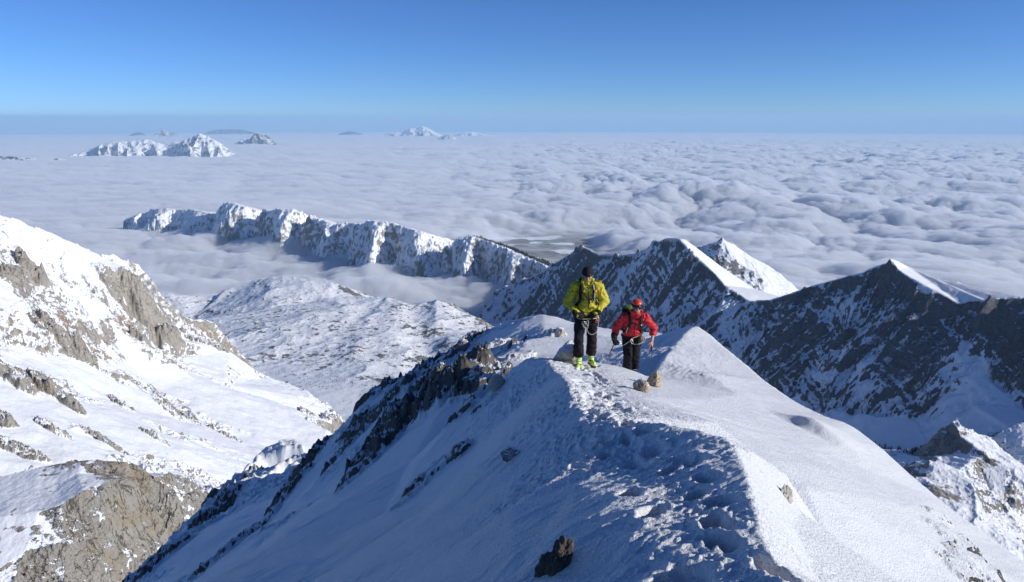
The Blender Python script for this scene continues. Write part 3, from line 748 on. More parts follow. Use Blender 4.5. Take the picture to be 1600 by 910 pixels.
# ================================================================== THE NEAR RIDGE
def build_near_ridge():
    s = Survey()
    # the crest of the ridge from the photographer to the knoll: the edge between sun and shade
    s.world((1.0, -2.5, -0.75), (1.03, 0.0, -1.0))
    n0 = len(s.p) - 2
    s.line((1262, 940, 2.05), (1240, 910, 2.24), (1212, 860, 2.58), (1185, 800, 3.10), (1168, 745, 3.85), (1150, 705, 4.6), (1130, 688, 5.0), (1080, 674, 5.4), (1030, 664, 5.7), (985, 655, 6.1), (960, 646, 6.6))
    s.l.append([n0, n0 + 1, n0 + 2])
    # left edge of the sunny knoll
    s.line((985, 720, 5.2), (950, 685, 5.9), (922, 655, 6.6), (905, 632, 7.3), (893, 610, 8.2), (884, 590, 9.3), (872, 575, 10.8), (852, 562, 12.4), (828, 556, 13.3), (800, 572, 13.6))
    # lip of the knoll
    s.line((828, 556, 13.3), (860, 558, 13.8), (900, 562, 13.9), (930, 565, 13.8), (955, 568, 13.6), (985, 574, 13.2), (1005, 584, 12.6), (1030, 596, 12.0))
    s.pts((930, 600, 9.6), (960, 600, 9.9), (1000, 620, 9.0), (960, 625, 7.9), (940, 635, 7.2), (1060, 640, 8.4), (1120, 660, 7.6), (900, 575, 11.9), (940, 580, 11.8))
    # hollow behind the knoll
    s.world((2.37, 14.1, -5.08), (2.3, 13.55, -4.86), (2.0, 14.3, -5.1), (2.8, 14.2, -5.12))
    s.world(*[(x, y, z) for x, y, z in ((-1.6, 15.6, -6.3), (0.0, 15.4, -5.55), (1.2, 15.2, -5.35), (2.2, 15.2, -5.45), (3.0, 15.0, -5.35))])
    s.pts((870, 552, 18.5), (900, 550, 19), (940, 550, 19.5), (980, 550, 19.2), (1005, 553, 18.2), (820, 548, 19), (850, 530, 22), (900, 530, 22.3), (950, 532, 22), (990, 534, 21.3))
    # the dome behind
    s.line((695, 550, 30), (722, 537, 29.5), (750, 522, 29), (775, 510, 28.4), (800, 500, 28), (825, 492, 27.4), (848, 489, 27), (870, 492, 26.6), (900, 501, 26), (940, 512, 25), (980, 520, 24.5), (1020, 523, 24), (1045, 522, 23), off=[(0, 3.5, -2.0), (2, 14, -12)])
    s.pts((800, 520, 25), (850, 505, 25), (900, 515, 24), (760, 545, 24), (820, 535, 21), (780, 560, 19))
    # sunny hump on the right
    s.line((1012, 585, 13.8), (1030, 560, 15.0), (1050, 535, 16.4), (1066, 519, 17.4), (1080, 512, 18.0), (1090, 510, 18.4))
    s.line((1090, 510, 18.4), (1110, 522, 17.9), (1150, 555, 16.6), (1195, 592, 15.2), (1240, 625, 14.1), (1290, 652, 13.2), (1335, 674, 12.6), (1380, 706, 12.0), (1425, 745, 11.4), (1475, 788, 10.9), (1540, 835, 10.4), (1610, 882, 10.0), (1700, 940, 9.4), off=[(2.2, 2.2, -3.2), (8, 8, -22)])
    s.pts((1040, 550, 17.6), (1060, 580, 14.2), (1100, 580, 14.2), (1150, 610, 12.7), (1100, 620, 11.0), (1200, 660, 10.6), (1250, 690, 10.2), (1200, 720, 7.2), (1260, 760, 6.9), (1320, 740, 9.2), (1400, 790, 8.8), (1300, 850, 6.0), (1400, 910, 6.2), (1240, 830, 4.4), (1280, 910, 3.3), (1500, 880, 8.0), (1550, 930, 7.6))
    # brow beside the rock on the right flank
    s.line((1150, 705, 4.6), (1195, 715, 5.4), (1225, 738, 5.6), (1245, 775, 5.4), (1250, 800, 5.0))
    # the shaded left flank
    s.pts((640, 720, 13.5), (500, 800, 15), (500, 910, 7.3), (330, 910, 10.8), (650, 600, 25), (600, 700, 20.5), (450, 800, 20.5), (400, 850, 23), (800, 640, 10.8), (780, 600, 13.9), (740, 620, 15.5), (700, 760, 9.3), (800, 910, 3.45), (800, 800, 4.8), (880, 860, 3.4), (900, 760, 4.75), (1000, 800, 3.5), (1080, 860, 2.75), (1050, 740, 4.3), (960, 740, 4.85), (650, 910, 4.9), (650, 820, 7.0), (700, 660, 13.0), (600, 800, 10.5), (420, 910, 9.0), (560, 640, 28.5), (300, 850, 29), (270, 910, 23), (330, 910, 17), (700, 600, 21), (730, 570, 22.5), (600, 640, 26.5))
    # the rocky rib that ends the flank
    s.line((695, 550, 30), (678, 558, 30.5), (660, 568, 31), (625, 594, 32), (592, 622, 33), (575, 645, 34), (560, 662, 35), (535, 680, 37), (510, 694, 39), (495, 692, 46), (480, 686, 54), (461, 684, 60), (440, 688, 60), (420, 694, 58), (399, 712, 54), (365, 742, 50), (330, 775, 47), (290, 815, 43), (250, 855, 39), (198, 905, 35), (140, 960, 31), off=[(-2.5, 6.5, -9), (-12, 26, -50)])
    s.pts((470, 712, 48), (440, 720, 46), (400, 750, 43), (480, 730, 38), (350, 800, 38), (430, 780, 30))
    # beyond the frame
    s.world((-6, -2.5, -6.2), (-3, -2.5, -3.6), (-1, -2.5, -1.9), (0.2, -2.5, -1.15), (2.5, -2.5, -2.0), (6, -2.5, -4.6), (14, -2.5, -10), (14, 5, -10.5), (-12, 2, -11), (-26, 12, -25), (6, 2, -5.2), (3, 1, -2.35), (-3, 1, -3.3), (-1.2, 0.6, -1.75), (0.1, 0.4, -1.35), (-42, 30, -52))
    X, Y, T, RR = polar(-56, 47, 1250, 1.5, 95, 1450, 0.0, -0.45)
    Z, ok = fill_nan(tin(s.p, s.l, X, Y))
    # keep crisp edges near the sun/shade line, soften elsewhere
    Z = blur(Z, 7)
    ok &= Y > -0.6
    base = Z.copy()
    sl, gx, gy = slope_of(X, Y, blur(Z, 10))
    dist = RR
    shade = sstep(0.15, 0.45, gx)                       # faces left
    # ---------------- wind-carved snow
    a = R(28)
    al = X * math.cos(a) + Y * math.sin(a); ac = -X * math.sin(a) + Y * math.cos(a)
    wv = 0.25 * fbm(X / 0.9, Y / 0.9, 3, seed=401)
    sas = ridged((al + wv) / 1.1, (ac + wv) / 0.26, 4, 0.55, seed=402) - 0.4
    sas2 = fbm((al + wv * 0.5) / 0.26, (ac) / 0.07, 4, 0.55, seed=403)
    z = 0.10 * fbm(X / 3.1, Y / 3.1, 4, seed=404) + 0.22 * fbm(X / 9.0, Y / 9.0, 3, seed=405) * sstep(6, 15, dist)
    patch = sstep(-0.15, 0.25, fbm(X / 2.2, Y / 2.2, 3, seed=406))
    rough = np.clip(0.30 + 0.5 * shade * patch, 0, 1)
    z = z + rough * (0.036 * sas + 0.014 * sas2)
    # rime feathers near the edges
    rime = ridged(X / 0.13 + wv * 3, Y / 0.13, 3, 0.6, seed=407) - 0.4
    lumpy = np.zeros_like(Z)
    for (u, v, Yc, rx, ry, amt) in ((960, 625, 7.6, 0.75, 1.3, 1.0), (930, 590, 10.2, 1.0, 1.5, 0.7), (1000, 690, 5.2, 0.6, 0.7, 0.9), (1090, 700, 4.7, 0.7, 0.5, 0.7), (1120, 800, 3.2, 0.5, 0.8, 0.5), (1190, 880, 2.5, 0.35, 0.6, 0.6), (1240, 760, 5.6, 0.5, 0.8, 0.5), (1075, 575, 14.5, 1.0, 1.1, 0.8), (800, 600, 13.0, 1.1, 1.2, 0.9), (1000, 560, 17, 1.6, 1.6, 0.9), (850, 520, 22.5, 4, 3, 0.7), (1280, 900, 3.4, 0.7, 0.7, 0.5), (868, 622, 8.3, 0.8, 1.3, 1.3), (900, 668, 6.4, 0.6, 0.8, 1.2), (820, 600, 11.5, 1.0, 1.3, 1.5), (880, 700, 5.7, 0.7, 0.6, 1.2)):
        px, py, pz = at(u, v, Yc)
        lumpy = np.maximum(lumpy, amt * np.exp(-(((X - px) / rx) ** 2 + ((Y - py) / ry) ** 2)))
    z = z + lumpy * (0.035 * rime + 0.035 * (ridged(X / 0.42, Y / 0.42, 4, 0.6, seed=408) - 0.4))
    # cornice edge nibbled by wind
    # ---------------- the trodden trail
    rng = random.Random(5)
    trail = [(1165, 900, 2.35), (1120, 860, 2.75), (1095, 820, 3.1), (1075, 790, 3.4), (1060, 765, 3.75), (1045, 745, 4.1), (1030, 725, 4.45), (1012, 705, 4.85), (990, 690, 5.2), (972, 672, 5.7), (962, 655, 6.3), (950, 640, 7.0), (942, 622, 7.8), (935, 605, 8.9), (925, 590, 10.3), (918, 578, 11.8), (912, 570, 12.9)]
    tw = [at(*q) for q in trail]
    dent = np.zeros_like(Z)
    for i in range(len(tw) - 1):
        p, q = Vector(tw[i]), Vector(tw[i + 1])
        L = (q - p).length
        near = i < 10
        k = max(1, int(L / 0.15))
        for j in range(k):
            f = (j + rng.random()) / k
            side = rng.choice((-1, 1))
            c = p.lerp(q, f) + Vector((side * rng.uniform(0.03, 0.24), rng.uniform(-0.1, 0.1), 0))
            d = (q - p).normalized()
            ang = math.atan2(d.y, d.x) + rng.uniform(-0.5, 0.5)
            la, lb, dep = rng.uniform(0.10, 0.17), rng.uniform(0.055, 0.095), rng.uniform(0.05, 0.19) * (1.0 if near else 0.5)
            m_ = (np.abs(X - c.x) < 0.6) & (np.abs(Y - c.y) < 0.6)
            if not m_.any(): continue
            dx, dy = X[m_] - c.x, Y[m_] - c.y
            aa = (dx * math.cos(ang) + dy * math.sin(ang)) / la; bb = (-dx * math.sin(ang) + dy * math.cos(ang)) / lb
            rr = np.sqrt(aa * aa + bb * bb) + 0.12 * perlin(X[m_] / 0.07, Y[m_] / 0.07, 9)
            hole = -dep * (1 - sstep(0.55, 1.05, rr)) + 0.010 * np.exp(-((rr - 1.3) / 0.25) ** 2)
            cur = dent[m_]
            dent[m_] = np.where(hole < 0, np.minimum(cur, hole), cur + hole * (cur > -0.02))
    z = z + dent
    tp = np.array([(t.x, t.y) for t in map(Vector, tw)])
    dmin = np.full(Z.shape, 9.0)
    for a_, b_ in zip(tp[:-1], tp[1:]):
        ab = b_ - a_; t_ = np.clip(((X - a_[0]) * ab[0] + (Y - a_[1]) * ab[1]) / (ab @ ab), 0, 1)
        dmin = np.minimum(dmin, np.hypot(X - a_[0] - t_ * ab[0], Y - a_[1] - t_ * ab[1]))
    trod = np.exp(-(dmin / 0.30) ** 2)
    z = z - 0.05 * trod + trod * 0.022 * (ridged(X / 0.11, Y / 0.11, 3, 0.6, seed=423) - 0.4)
    # rough snow where the far spur drops away
    z = z + sstep(33, 42, dist) * 0.75 * (ridged(X / 3.0, Y / 3.0, 5, 0.65, seed=424) - 0.4)
    # drift behind the dark stone and small hollows
    # ---------------- a wind scoop on the sunny slope
    px, py, pz = at(1262, 690, 11.4)
    sc = ((X - px) * 0.75 + (Y - py) * 0.65); cr = (-(X - px) * 0.65 + (Y - py) * 0.75)
    z = z + 0.24 * sstep(-0.16, 0.16, sc + 0.05 * fbm(X / 0.5, Y / 0.5, 3, seed=421) - 0.35 * cr * cr) * np.exp(-(cr / 0.55) ** 2) * np.exp(-np.clip(sc, 0, 9) / 1.4)
    Z = Z + z
    px, py, pz = at(914, 572, 12.35)                    # the knoll where the first person stands keeps its full height
    m_ = (X - px) ** 2 + (Y - py) ** 2 < 0.3 ** 2
    Z = Z + (pz - 0.01 - float(np.median(Z[m_]))) * np.exp(-(((X - px) / 1.2) ** 2 + ((Y - py) / 1.0) ** 2))
    # ---------------- bedrock breaking through the shaded flank
    rk = np.zeros_like(Z)
    bl = [(770, 592, 15.6, 0.732, 0.567, 0.606, 30), (745, 610, 16.3, 0.81, 0.732, 0.768, 40), (715, 625, 17.4, 1.35, 1.08, 1.22, 30), (690, 640, 18.2, 1.49, 1.22, 1.22, 30), (665, 655, 18.6, 1.62, 1.35, 1.35, 35), (645, 680, 18.4, 1.62, 1.22, 1.35, 35), (625, 700, 18.6, 1.35, 1.08, 1.22, 30), (690, 610, 19.4, 1.49, 1.22, 1.08, 30), (650, 630, 21.5, 1.76, 1.35, 1.22, 35), (590, 735, 17.2, 1.08, 0.81, 0.945, 35), (560, 775, 15.8, 0.7, 0.4, 0.55, 35), (730, 672, 13.2, 0.55, 0.35, 0.35, 30), (757, 664, 12.5, 0.3, 0.2, 0.22, 20), (700, 735, 10.6, 0.55, 0.22, 0.26, 30), (670, 750, 10.7, 0.75, 0.2, 0.24, 32), (645, 772, 10.2, 0.4, 0.12, 0.15, 32), (716, 728, 10.5, 0.3, 0.2, 0.2, 30), (620, 640, 25.5, 1.6, 0.9, 0.9, 40), (600, 660, 25.5, 1.5, 0.8, 0.8, 40), (640, 605, 27, 1.6, 1, 0.9, 40), (665, 585, 28, 1.3, 0.9, 0.7, 40), (590, 640, 29.5, 1.3, 0.8, 0.7, 40), (570, 690, 26, 1.2, 0.6, 0.7, 40), (540, 730, 23.5, 1.1, 0.5, 0.6, 40), (555, 700, 27, 0.9, 0.5, 0.5, 40), (470, 760, 28, 1.8, 0.7, 0.8, 42), (440, 790, 25.5, 1.6, 0.6, 0.7, 42), (400, 830, 24.5, 1.6, 0.6, 0.7, 42), (370, 855, 23.5, 1.3, 0.5, 0.6, 42), (340, 880, 20.5, 1, 0.5, 0.5, 42), (500, 720, 32, 1.5, 0.6, 0.6, 42), (520, 700, 33, 1.5, 0.8, 0.6, 42), (300, 840, 34, 2, 0.9, 0.8, 42), (330, 800, 39, 2, 0.9, 0.8, 42), (260, 885, 30, 1.8, 0.8, 0.8, 42), (230, 890, 33, 1.6, 0.8, 0.8, 42), (365, 765, 43, 2, 0.9, 0.9, 42), (395, 735, 47, 1.6, 0.9, 0.9, 42), (340, 765, 46.5, 1.5, 0.8, 0.8, 42), (800, 535, 22.5, 0.6, 0.4, 0.3, 30), (788, 550, 21, 0.6, 0.35, 0.3, 30), (760, 550, 23.5, 0.9, 0.5, 0.4, 30), (735, 530, 28, 0.8, 0.6, 0.6, 30), (720, 545, 27.5, 0.6, 0.6, 0.5, 30), (866, 515, 22.5, 0.45, 0.35, 0.35, 20), (815, 547, 18.6, 0.55, 0.3, 0.3, 25), (700, 570, 26, 0.7, 0.5, 0.4, 35), (680, 590, 25, 0.8, 0.5, 0.4, 35), (1490, 860, 8.8, 0.35, 0.5, 0.15, 120), (1515, 880, 8.2, 0.3, 0.5, 0.15, 120), (1460, 838, 9.6, 0.2, 0.3, 0.1, 120), (1540, 900, 8, 0.3, 0.5, 0.15, 120), (1505, 905, 7.6, 0.3, 0.4, 0.15, 120)]
    add = np.zeros_like(Z); ra = np.zeros_like(Z)
    for k, (u, v, Yc, lx, ly, h, rot) in enumerate(bl):
        px, py, pz = at(u, v, Yc)
        m_ = (np.abs(X - px) < 2.2 * lx) & (np.abs(Y - py) < 2.2 * lx)
        if not m_.any(): continue
        xs, ys = X[m_], Y[m_]
        c_, s_ = math.cos(R(rot)), math.sin(R(rot))
        aa = ((xs - px) * c_ + (ys - py) * s_) / lx; bb = (-(xs - px) * s_ + (ys - py) * c_) / ly
        d = np.sqrt(aa * aa + bb * bb) + 0.5 * fbm(xs / (lx * 0.55) + k, ys / (lx * 0.55), 4, 0.6, seed=440 + k)
        cc = h * (1 - sstep(0.45, 1.0, d))
        add[m_] = np.maximum(add[m_], cc)
        rk[m_] = np.maximum(rk[m_], 1 - sstep(0.7, 1.05, d)); ra[m_] = np.maximum(ra[m_], h * (1 - sstep(0.6, 1.0, d)))
    wvr = 0.15 * fbm(X / 0.7, Y / 0.7, 4, seed=431)
    blocky = ridged((X + wvr) / 0.75, (Y + wvr) / 0.75, 5, 0.6, seed=432) - 0.4
    # scattered ribs of rock over the far part of the flank
    far = sstep(15, 22, dist) * shade * sstep(-0.02, 0.25, fbm(X / 3.6 + Y / 9, Y / 5.2, 4, seed=433) + 0.0)
    rough_far = far * sstep(13.5, 20, dist) * (1 - sstep(-1.0, 4.0, X))
    Z = Z + 0.55 * add + ra * (0.34 * blocky + 0.10 * (ridged(X / 0.2, Y / 0.2, 3, 0.6, seed=434) - 0.4)) + rough_far * 0.22 * blocky
    s2, gx2, gy2 = slope_of(X, Y, Z)
    rock = -0.42 + 0.80 * rk + 0.42 * rough_far * sstep(0.5, 1.3, s2) + 0.50 * np.maximum(rk, rough_far) * (sstep(0.55, 1.5, s2) - 0.30) + 0.25 * fbm(X / 0.9, Y / 0.9, 4, seed=435) * np.maximum(rk, rough_far)
    m = terrain_mat('ridge_snow_and_rock', 0.16, (0.16, 0.145, 0.13, 1), (0.21, 0.19, 0.17, 1), (0.085, 0.08, 0.075, 1), snow=(0.88, 0.89, 0.905, 1), fine=0.45, sharp=0.07, bump_rock=1.0, bump_snow=0.24, snow_scale=0.16)
    o = finish('snow_ridge', X, Y, Z, ok, rock, m, 'near snow ridge with a trodden trail, sunny on the right and shaded on the left')
    return X, Y, Z
GX, GY, GZ = build_near_ridge()

def ground(x, y):
    d = (GX - x) ** 2 + (GY - y) ** 2
    k = np.argsort(d.reshape(-1))[:4]
    return float(GZ.reshape(-1)[k].mean())

# ================================================================== THINGS
from mathutils.bvhtree import BVHTree
from mathutils import noise as mnoise
PU = 800.0 + FPX * GX / (GY * CP - GZ * SP)
PV = 455.0 - FPX * (GY * SP + GZ * CP) / (GY * CP - GZ * SP)

def hit(u, v):
    """the nearest point of the near ridge met by the line of sight of a survey point"""
    d = (PU - u) ** 2 + (PV - v) ** 2
    d = np.where(GY < 1.0, 1e9, d)
    m = np.nonzero(d.reshape(-1) < max(d.min() * 1.5, 16))[0]
    k = m[np.argmin(GY.reshape(-1)[m])]
    return Vector((GX.reshape(-1)[k], GY.reshape(-1)[k], GZ.reshape(-1)[k]))

def link_mesh(name, me, mats, parent=None, smooth=True):
    for m in (mats if isinstance(mats, (list, tuple)) else [mats]): me.materials.append(m)
    if smooth:
        for p in me.polygons: p.use_smooth = True
    o = bpy.data.objects.new(name, me); COL.objects.link(o)
    if parent: o.parent = parent
    return o

def from_bm(name, bm, mats, parent=None, smooth=True):
    me = bpy.data.meshes.new(name); bmesh.ops.recalc_face_normals(bm, faces=bm.faces[:]); bm.to_mesh(me); bm.free()
    return link_mesh(name, me, mats, parent, smooth)

def tag(o, label, cat, group=None):
    o['label'] = label; o['category'] = cat
    if group: o['group'] = group
    return o

# ---- capsules -> one smooth continuous skin
def caps(bm, p, q, r0, r1=None, flat=None, seg=14, rings=5):
    """rounded tapered limb from p to q; flat = (axis, factor) squashes the section along axis"""
    r1 = r0 if r1 is None else r1
    p, q = Vector(p), Vector(q)
    d = q - p; L = d.length
    if L < 1e-6: d = Vector((0, 0, 1)); q = p + d * 1e-4
    d = d.normalized()
    M = d.to_track_quat('Z', 'Y').to_matrix()
    rows = []
    for i in range(rings + 1):
        t = math.pi / 2 * (1 - i / rings)
        rows.append((p - d * r0 * math.sin(t), r0 * math.cos(t)))
    for i in range(rings + 1):
        t = math.pi / 2 * i / rings
        rows.append((q + d * r1 * math.sin(t), r1 * math.cos(t)))
    vs = []
    for c, r in rows:
        ring = []
        for k in range(seg):
            a = 2 * math.pi * k / seg
            o = M @ Vector((math.cos(a), math.sin(a), 0)) * max(r, 1e-4)
            w_ = c + o
            if flat:
                ax = Vector(flat[0]).normalized(); w_ = w_ - ax * ((w_ - p.lerp(q, 0.5)).dot(ax) * (1 - flat[1])) if False else c + o - ax * (o.dot(ax) * (1 - flat[1]))
            ring.append(bm.verts.new(w_))
        vs.append(ring)
    for a, b in zip(vs[:-1], vs[1:]):
        for k in range(seg):
            bm.faces.new((a[k], a[(k + 1) % seg], b[(k + 1) % seg], b[k]))
    bm.faces.new(vs[0][::-1]); bm.faces.new(vs[-1])

def ell(bm, c, r, seg=18):
    M = Matrix.Translation(Vector(c)) @ Matrix.Diagonal((r[0], r[1], r[2], 1))
    bmesh.ops.create_uvsphere(bm, u_segments=seg, v_segments=seg // 2 + 2, radius=1.0, matrix=M)

def remeshed(bm, voxel, smooth=4, fold=0.0, fscale=9.0, cut=None, squeeze=None):
    me = bpy.data.meshes.new('tmp'); bm.to_mesh(me); bm.free()
    o = bpy.data.objects.new('tmp', me); COL.objects.link(o)
    r = o.modifiers.new('r', 'REMESH'); r.mode = 'VOXEL'; r.voxel_size = voxel
    s = o.modifiers.new('s', 'SMOOTH'); s.factor = 0.5; s.iterations = smooth
    dg = bpy.context.evaluated_depsgraph_get(); dg.update()
    res = bpy.data.meshes.new_from_object(o.evaluated_get(dg))
    bpy.data.objects.remove(o); bpy.data.meshes.remove(me)
    if fold:
        for v in res.vertices:
            c = v.co
            w_ = Vector((c.x * fscale, c.y * fscale, c.z * fscale * 1.3))
            n = 1 - abs(mnoise.noise(w_ + Vector((mnoise.noise(w_ * 0.6) * 1.2, 0, 0)))) * 2.2
            v.co = c + v.normal * fold * (n - 0.45)
    for cp, cn in (cut or []):
        b = bmesh.new(); b.from_mesh(res)
        bmesh.ops.bisect_plane(b, geom=b.verts[:] + b.edges[:] + b.faces[:], plane_co=cp, plane_no=cn, clear_outer=True)
        ed = [e for e in b.edges if e.is_boundary]
        if ed: bmesh.ops.holes_fill(b, edges=ed)
        b.to_mesh(res); b.free()
    return res

def hand_caps(bm, wrist, fdir, normal, side, curl=0.35, k=1.0, fat=1.0):
    """palm, thumb and four fingers; fdir = where the fingers point, normal = out of the back of the hand, side = +1 when the thumb is on fdir x normal"""
    f = Vector(fdir).normalized(); n = Vector(normal); n = (n - f * n.dot(f)).normalized()
    t = f.cross(n) * side
    W = Vector(wrist)
    base = W + f * 0.02 * k
    for a in (-0.026, 0.0, 0.026):
        caps(bm, base + t * a * 0.8 * k, W + f * 0.085 * k + t * a * k, 0.016 * k * fat, 0.014 * k * fat)
    lens = (0.072, 0.080, 0.074, 0.058)
    for i, L in enumerate(lens):
        o = (0.033 - i * 0.022) * k
        p = W + f * 0.088 * k + t * o
        d = (f + t * (0.10 - i * 0.07)).normalized()
        for j, fr in enumerate((0.42, 0.32, 0.26)):
            c = curl * (j + 1) * (0.9 + 0.12 * i)
            dd = (d * math.cos(c) - n * math.sin(c)).normalized()
            q = p + dd * L * fr * k
            caps(bm, p, q, (0.0092 - 0.0008 * j) * k * fat, (0.0088 - 0.0009 * j) * k * fat, seg=10, rings=3)
            p = q
    p = W + f * 0.03 * k + t * 0.030 * k
    d1 = (f * 0.55 + t * 0.75 - n * 0.35).normalized(); q = p + d1 * 0.040 * k
    caps(bm, p, q, 0.0125 * k * fat, 0.0105 * k * fat, seg=10, rings=3)
    d2 = (f * 0.85 + t * 0.30 - n * 0.40).normalized()
    caps(bm, q, q + d2 * 0.030 * k, 0.0105 * k * fat, 0.009 * k * fat, seg=10, rings=3)

def tube(bm, pts, r, seg=8):
    for a, b in zip(pts[:-1], pts[1:]): caps(bm, a, b, r, r, seg=seg, rings=2)

def ribbon(bm, pts, nrm, wid, th):
    """a flat strap through pts with outward normals nrm"""
    vs = []
    for i, p in enumerate(pts):
        p = Vector(p); n = Vector(nrm[i]).normalized()
        d = (Vector(pts[min(i + 1, len(pts) - 1)]) - Vector(pts[max(i - 1, 0)])).normalized()
        s = d.cross(n).normalized() * wid / 2
        vs.append([bm.verts.new(p - s - n * th), bm.verts.new(p + s - n * th), bm.verts.new(p + s + n * th), bm.verts.new(p - s + n * th)])
    for a, b in zip(vs[:-1], vs[1:]):
        for k in range(4): bm.faces.new((a[k], a[(k + 1) % 4], b[(k + 1) % 4], b[k]))
    bm.faces.new(vs[0][::-1]); bm.faces.new(vs[-1])

def bvh_of(*meshes):
    V, F = [], []
    for me in meshes:
        n = len(V); V += [v.co.copy() for v in me.vertices]; F += [[n + i for i in p.vertices] for p in me.polygons]
    return BVHTree.FromPolygons(V, F)

def drape(bvh, path, n=16, lift=0.008, src=None):
    """points of a path (x, y, z) pulled onto the clothing: cast from outside towards the body's core line"""
    P = [Vector(p) for p in path]
    L = [0]
    for a, b in zip(P[:-1], P[1:]): L.append(L[-1] + (b - a).length)
    pts, nr = [], []
    for i in range(n):
        t = L[-1] * i / (n - 1); k = max(j for j in range(len(L)) if L[j] <= t + 1e-9); k = min(k, len(P) - 2)
        p = P[k].lerp(P[k + 1], (t - L[k]) / max(L[k + 1] - L[k], 1e-9))
        loc, nor, idx, dist = bvh.find_nearest(p)
        if (p - loc).dot(nor) < 0: pass
        pts.append(loc + nor * lift); nr.append(nor)
    # smooth a little
    for _ in range(3):
        pts = [pts[0]] + [(pts[i - 1] + pts[i] * 2 + pts[i + 1]) / 4 for i in range(1, n - 1)] + [pts[-1]]
    return pts, nr

# ---- materials for people
def cloth(name, col, rough=0.75, spec=0.25, var=0.18): return plain(name, col, rough, 0.35, 45, spec, var)
M_skin = plain('skin', (0.50, 0.275, 0.20, 1), 0.5, 0.1, 60, 0.4, 0.1)
M_lip = plain('lips', (0.33, 0.11, 0.09, 1), 0.5)
M_black = cloth('black_fabric', (0.016, 0.016, 0.019, 1), 0.8, 0.2, 0.3)
M_pants = cloth('black_trouser_fabric', (0.013, 0.011, 0.015, 1), 0.8, 0.2, 0.3)
M_yel = cloth('yellow_green_shell', (0.50, 0.43, 0.03, 1), 0.6, 0.3, 0.1)
M_red = cloth('red_shell', (0.52, 0.022, 0.030, 1), 0.6, 0.3, 0.12)
M_neon = plain('neon_plastic', (0.58, 0.80, 0.16, 1), 0.35, 0.05, 30, 0.5, 0.08)
M_white = plain('white_webbing', (0.42, 0.40, 0.35, 1), 0.7, 0.1)
M_tan = plain('cord', (0.62, 0.50, 0.33, 1), 0.7, 0.1)
M_orange = plain('orange_plastic', (0.75, 0.11, 0.015, 1), 0.4, 0.05, 30, 0.5)
M_gloss = plain('dark_lens', (0.008, 0.008, 0.01, 1), 0.08, 0, 30, 0.8, 0.0)
M_steel = plain('steel', (0.5, 0.5, 0.52, 1), 0.3, 0, 30, 0.6); M_steel.node_tree.nodes['Principled BSDF'].inputs['Metallic'].default_value = 0.9
M_helmet = plain('orange_red_helmet_shell', (0.62, 0.055, 0.02, 1), 0.3, 0.02, 20, 0.5, 0.06, 0.3)
M_green = cloth('green_pack_fabric', (0.10, 0.17, 0.03, 1))
M_sole = plain('rubber_sole', (0.03, 0.03, 0.03, 1), 0.9)

def head_caps(bm, c, pitch, yaw=0.0, k=1.0):
    """skull, jaw, nose, brow, ears; c = centre; face towards -y tipped down by pitch"""
    Rm = Euler((pitch, 0, yaw)).to_matrix()
    T = lambda x, y, z: Vector(c) + Rm @ Vector((x * k, y * k, z * k))
    def e(p, r):
        M = Matrix.Translation(T(*p)) @ Rm.to_4x4() @ Matrix.Diagonal((r[0] * k, r[1] * k, r[2] * k, 1))
        bmesh.ops.create_uvsphere(bm, u_segments=18, v_segments=12, radius=1.0, matrix=M)
    e((0, 0.01, 0.03), (0.076, 0.094, 0.088)); e((0, -0.03, -0.045), (0.058, 0.062, 0.070)); e((0, -0.058, -0.092), (0.030, 0.028, 0.024))
    e((0, -0.080, 0.034), (0.055, 0.014, 0.012))
    for s in (-1, 1):
        e((s * 0.038, -0.066, -0.018), (0.022, 0.020, 0.018)); e((s * 0.078, 0.012, -0.005), (0.010, 0.020, 0.032))
    caps(bm, T(0, -0.088, 0.018), T(0, -0.110, -0.022), 0.010 * k, 0.015 * k)
    e((0, -0.088, -0.056), (0.024, 0.012, 0.007)); e((0, -0.086, -0.066), (0.021, 0.012, 0.007))
    return T, Rm

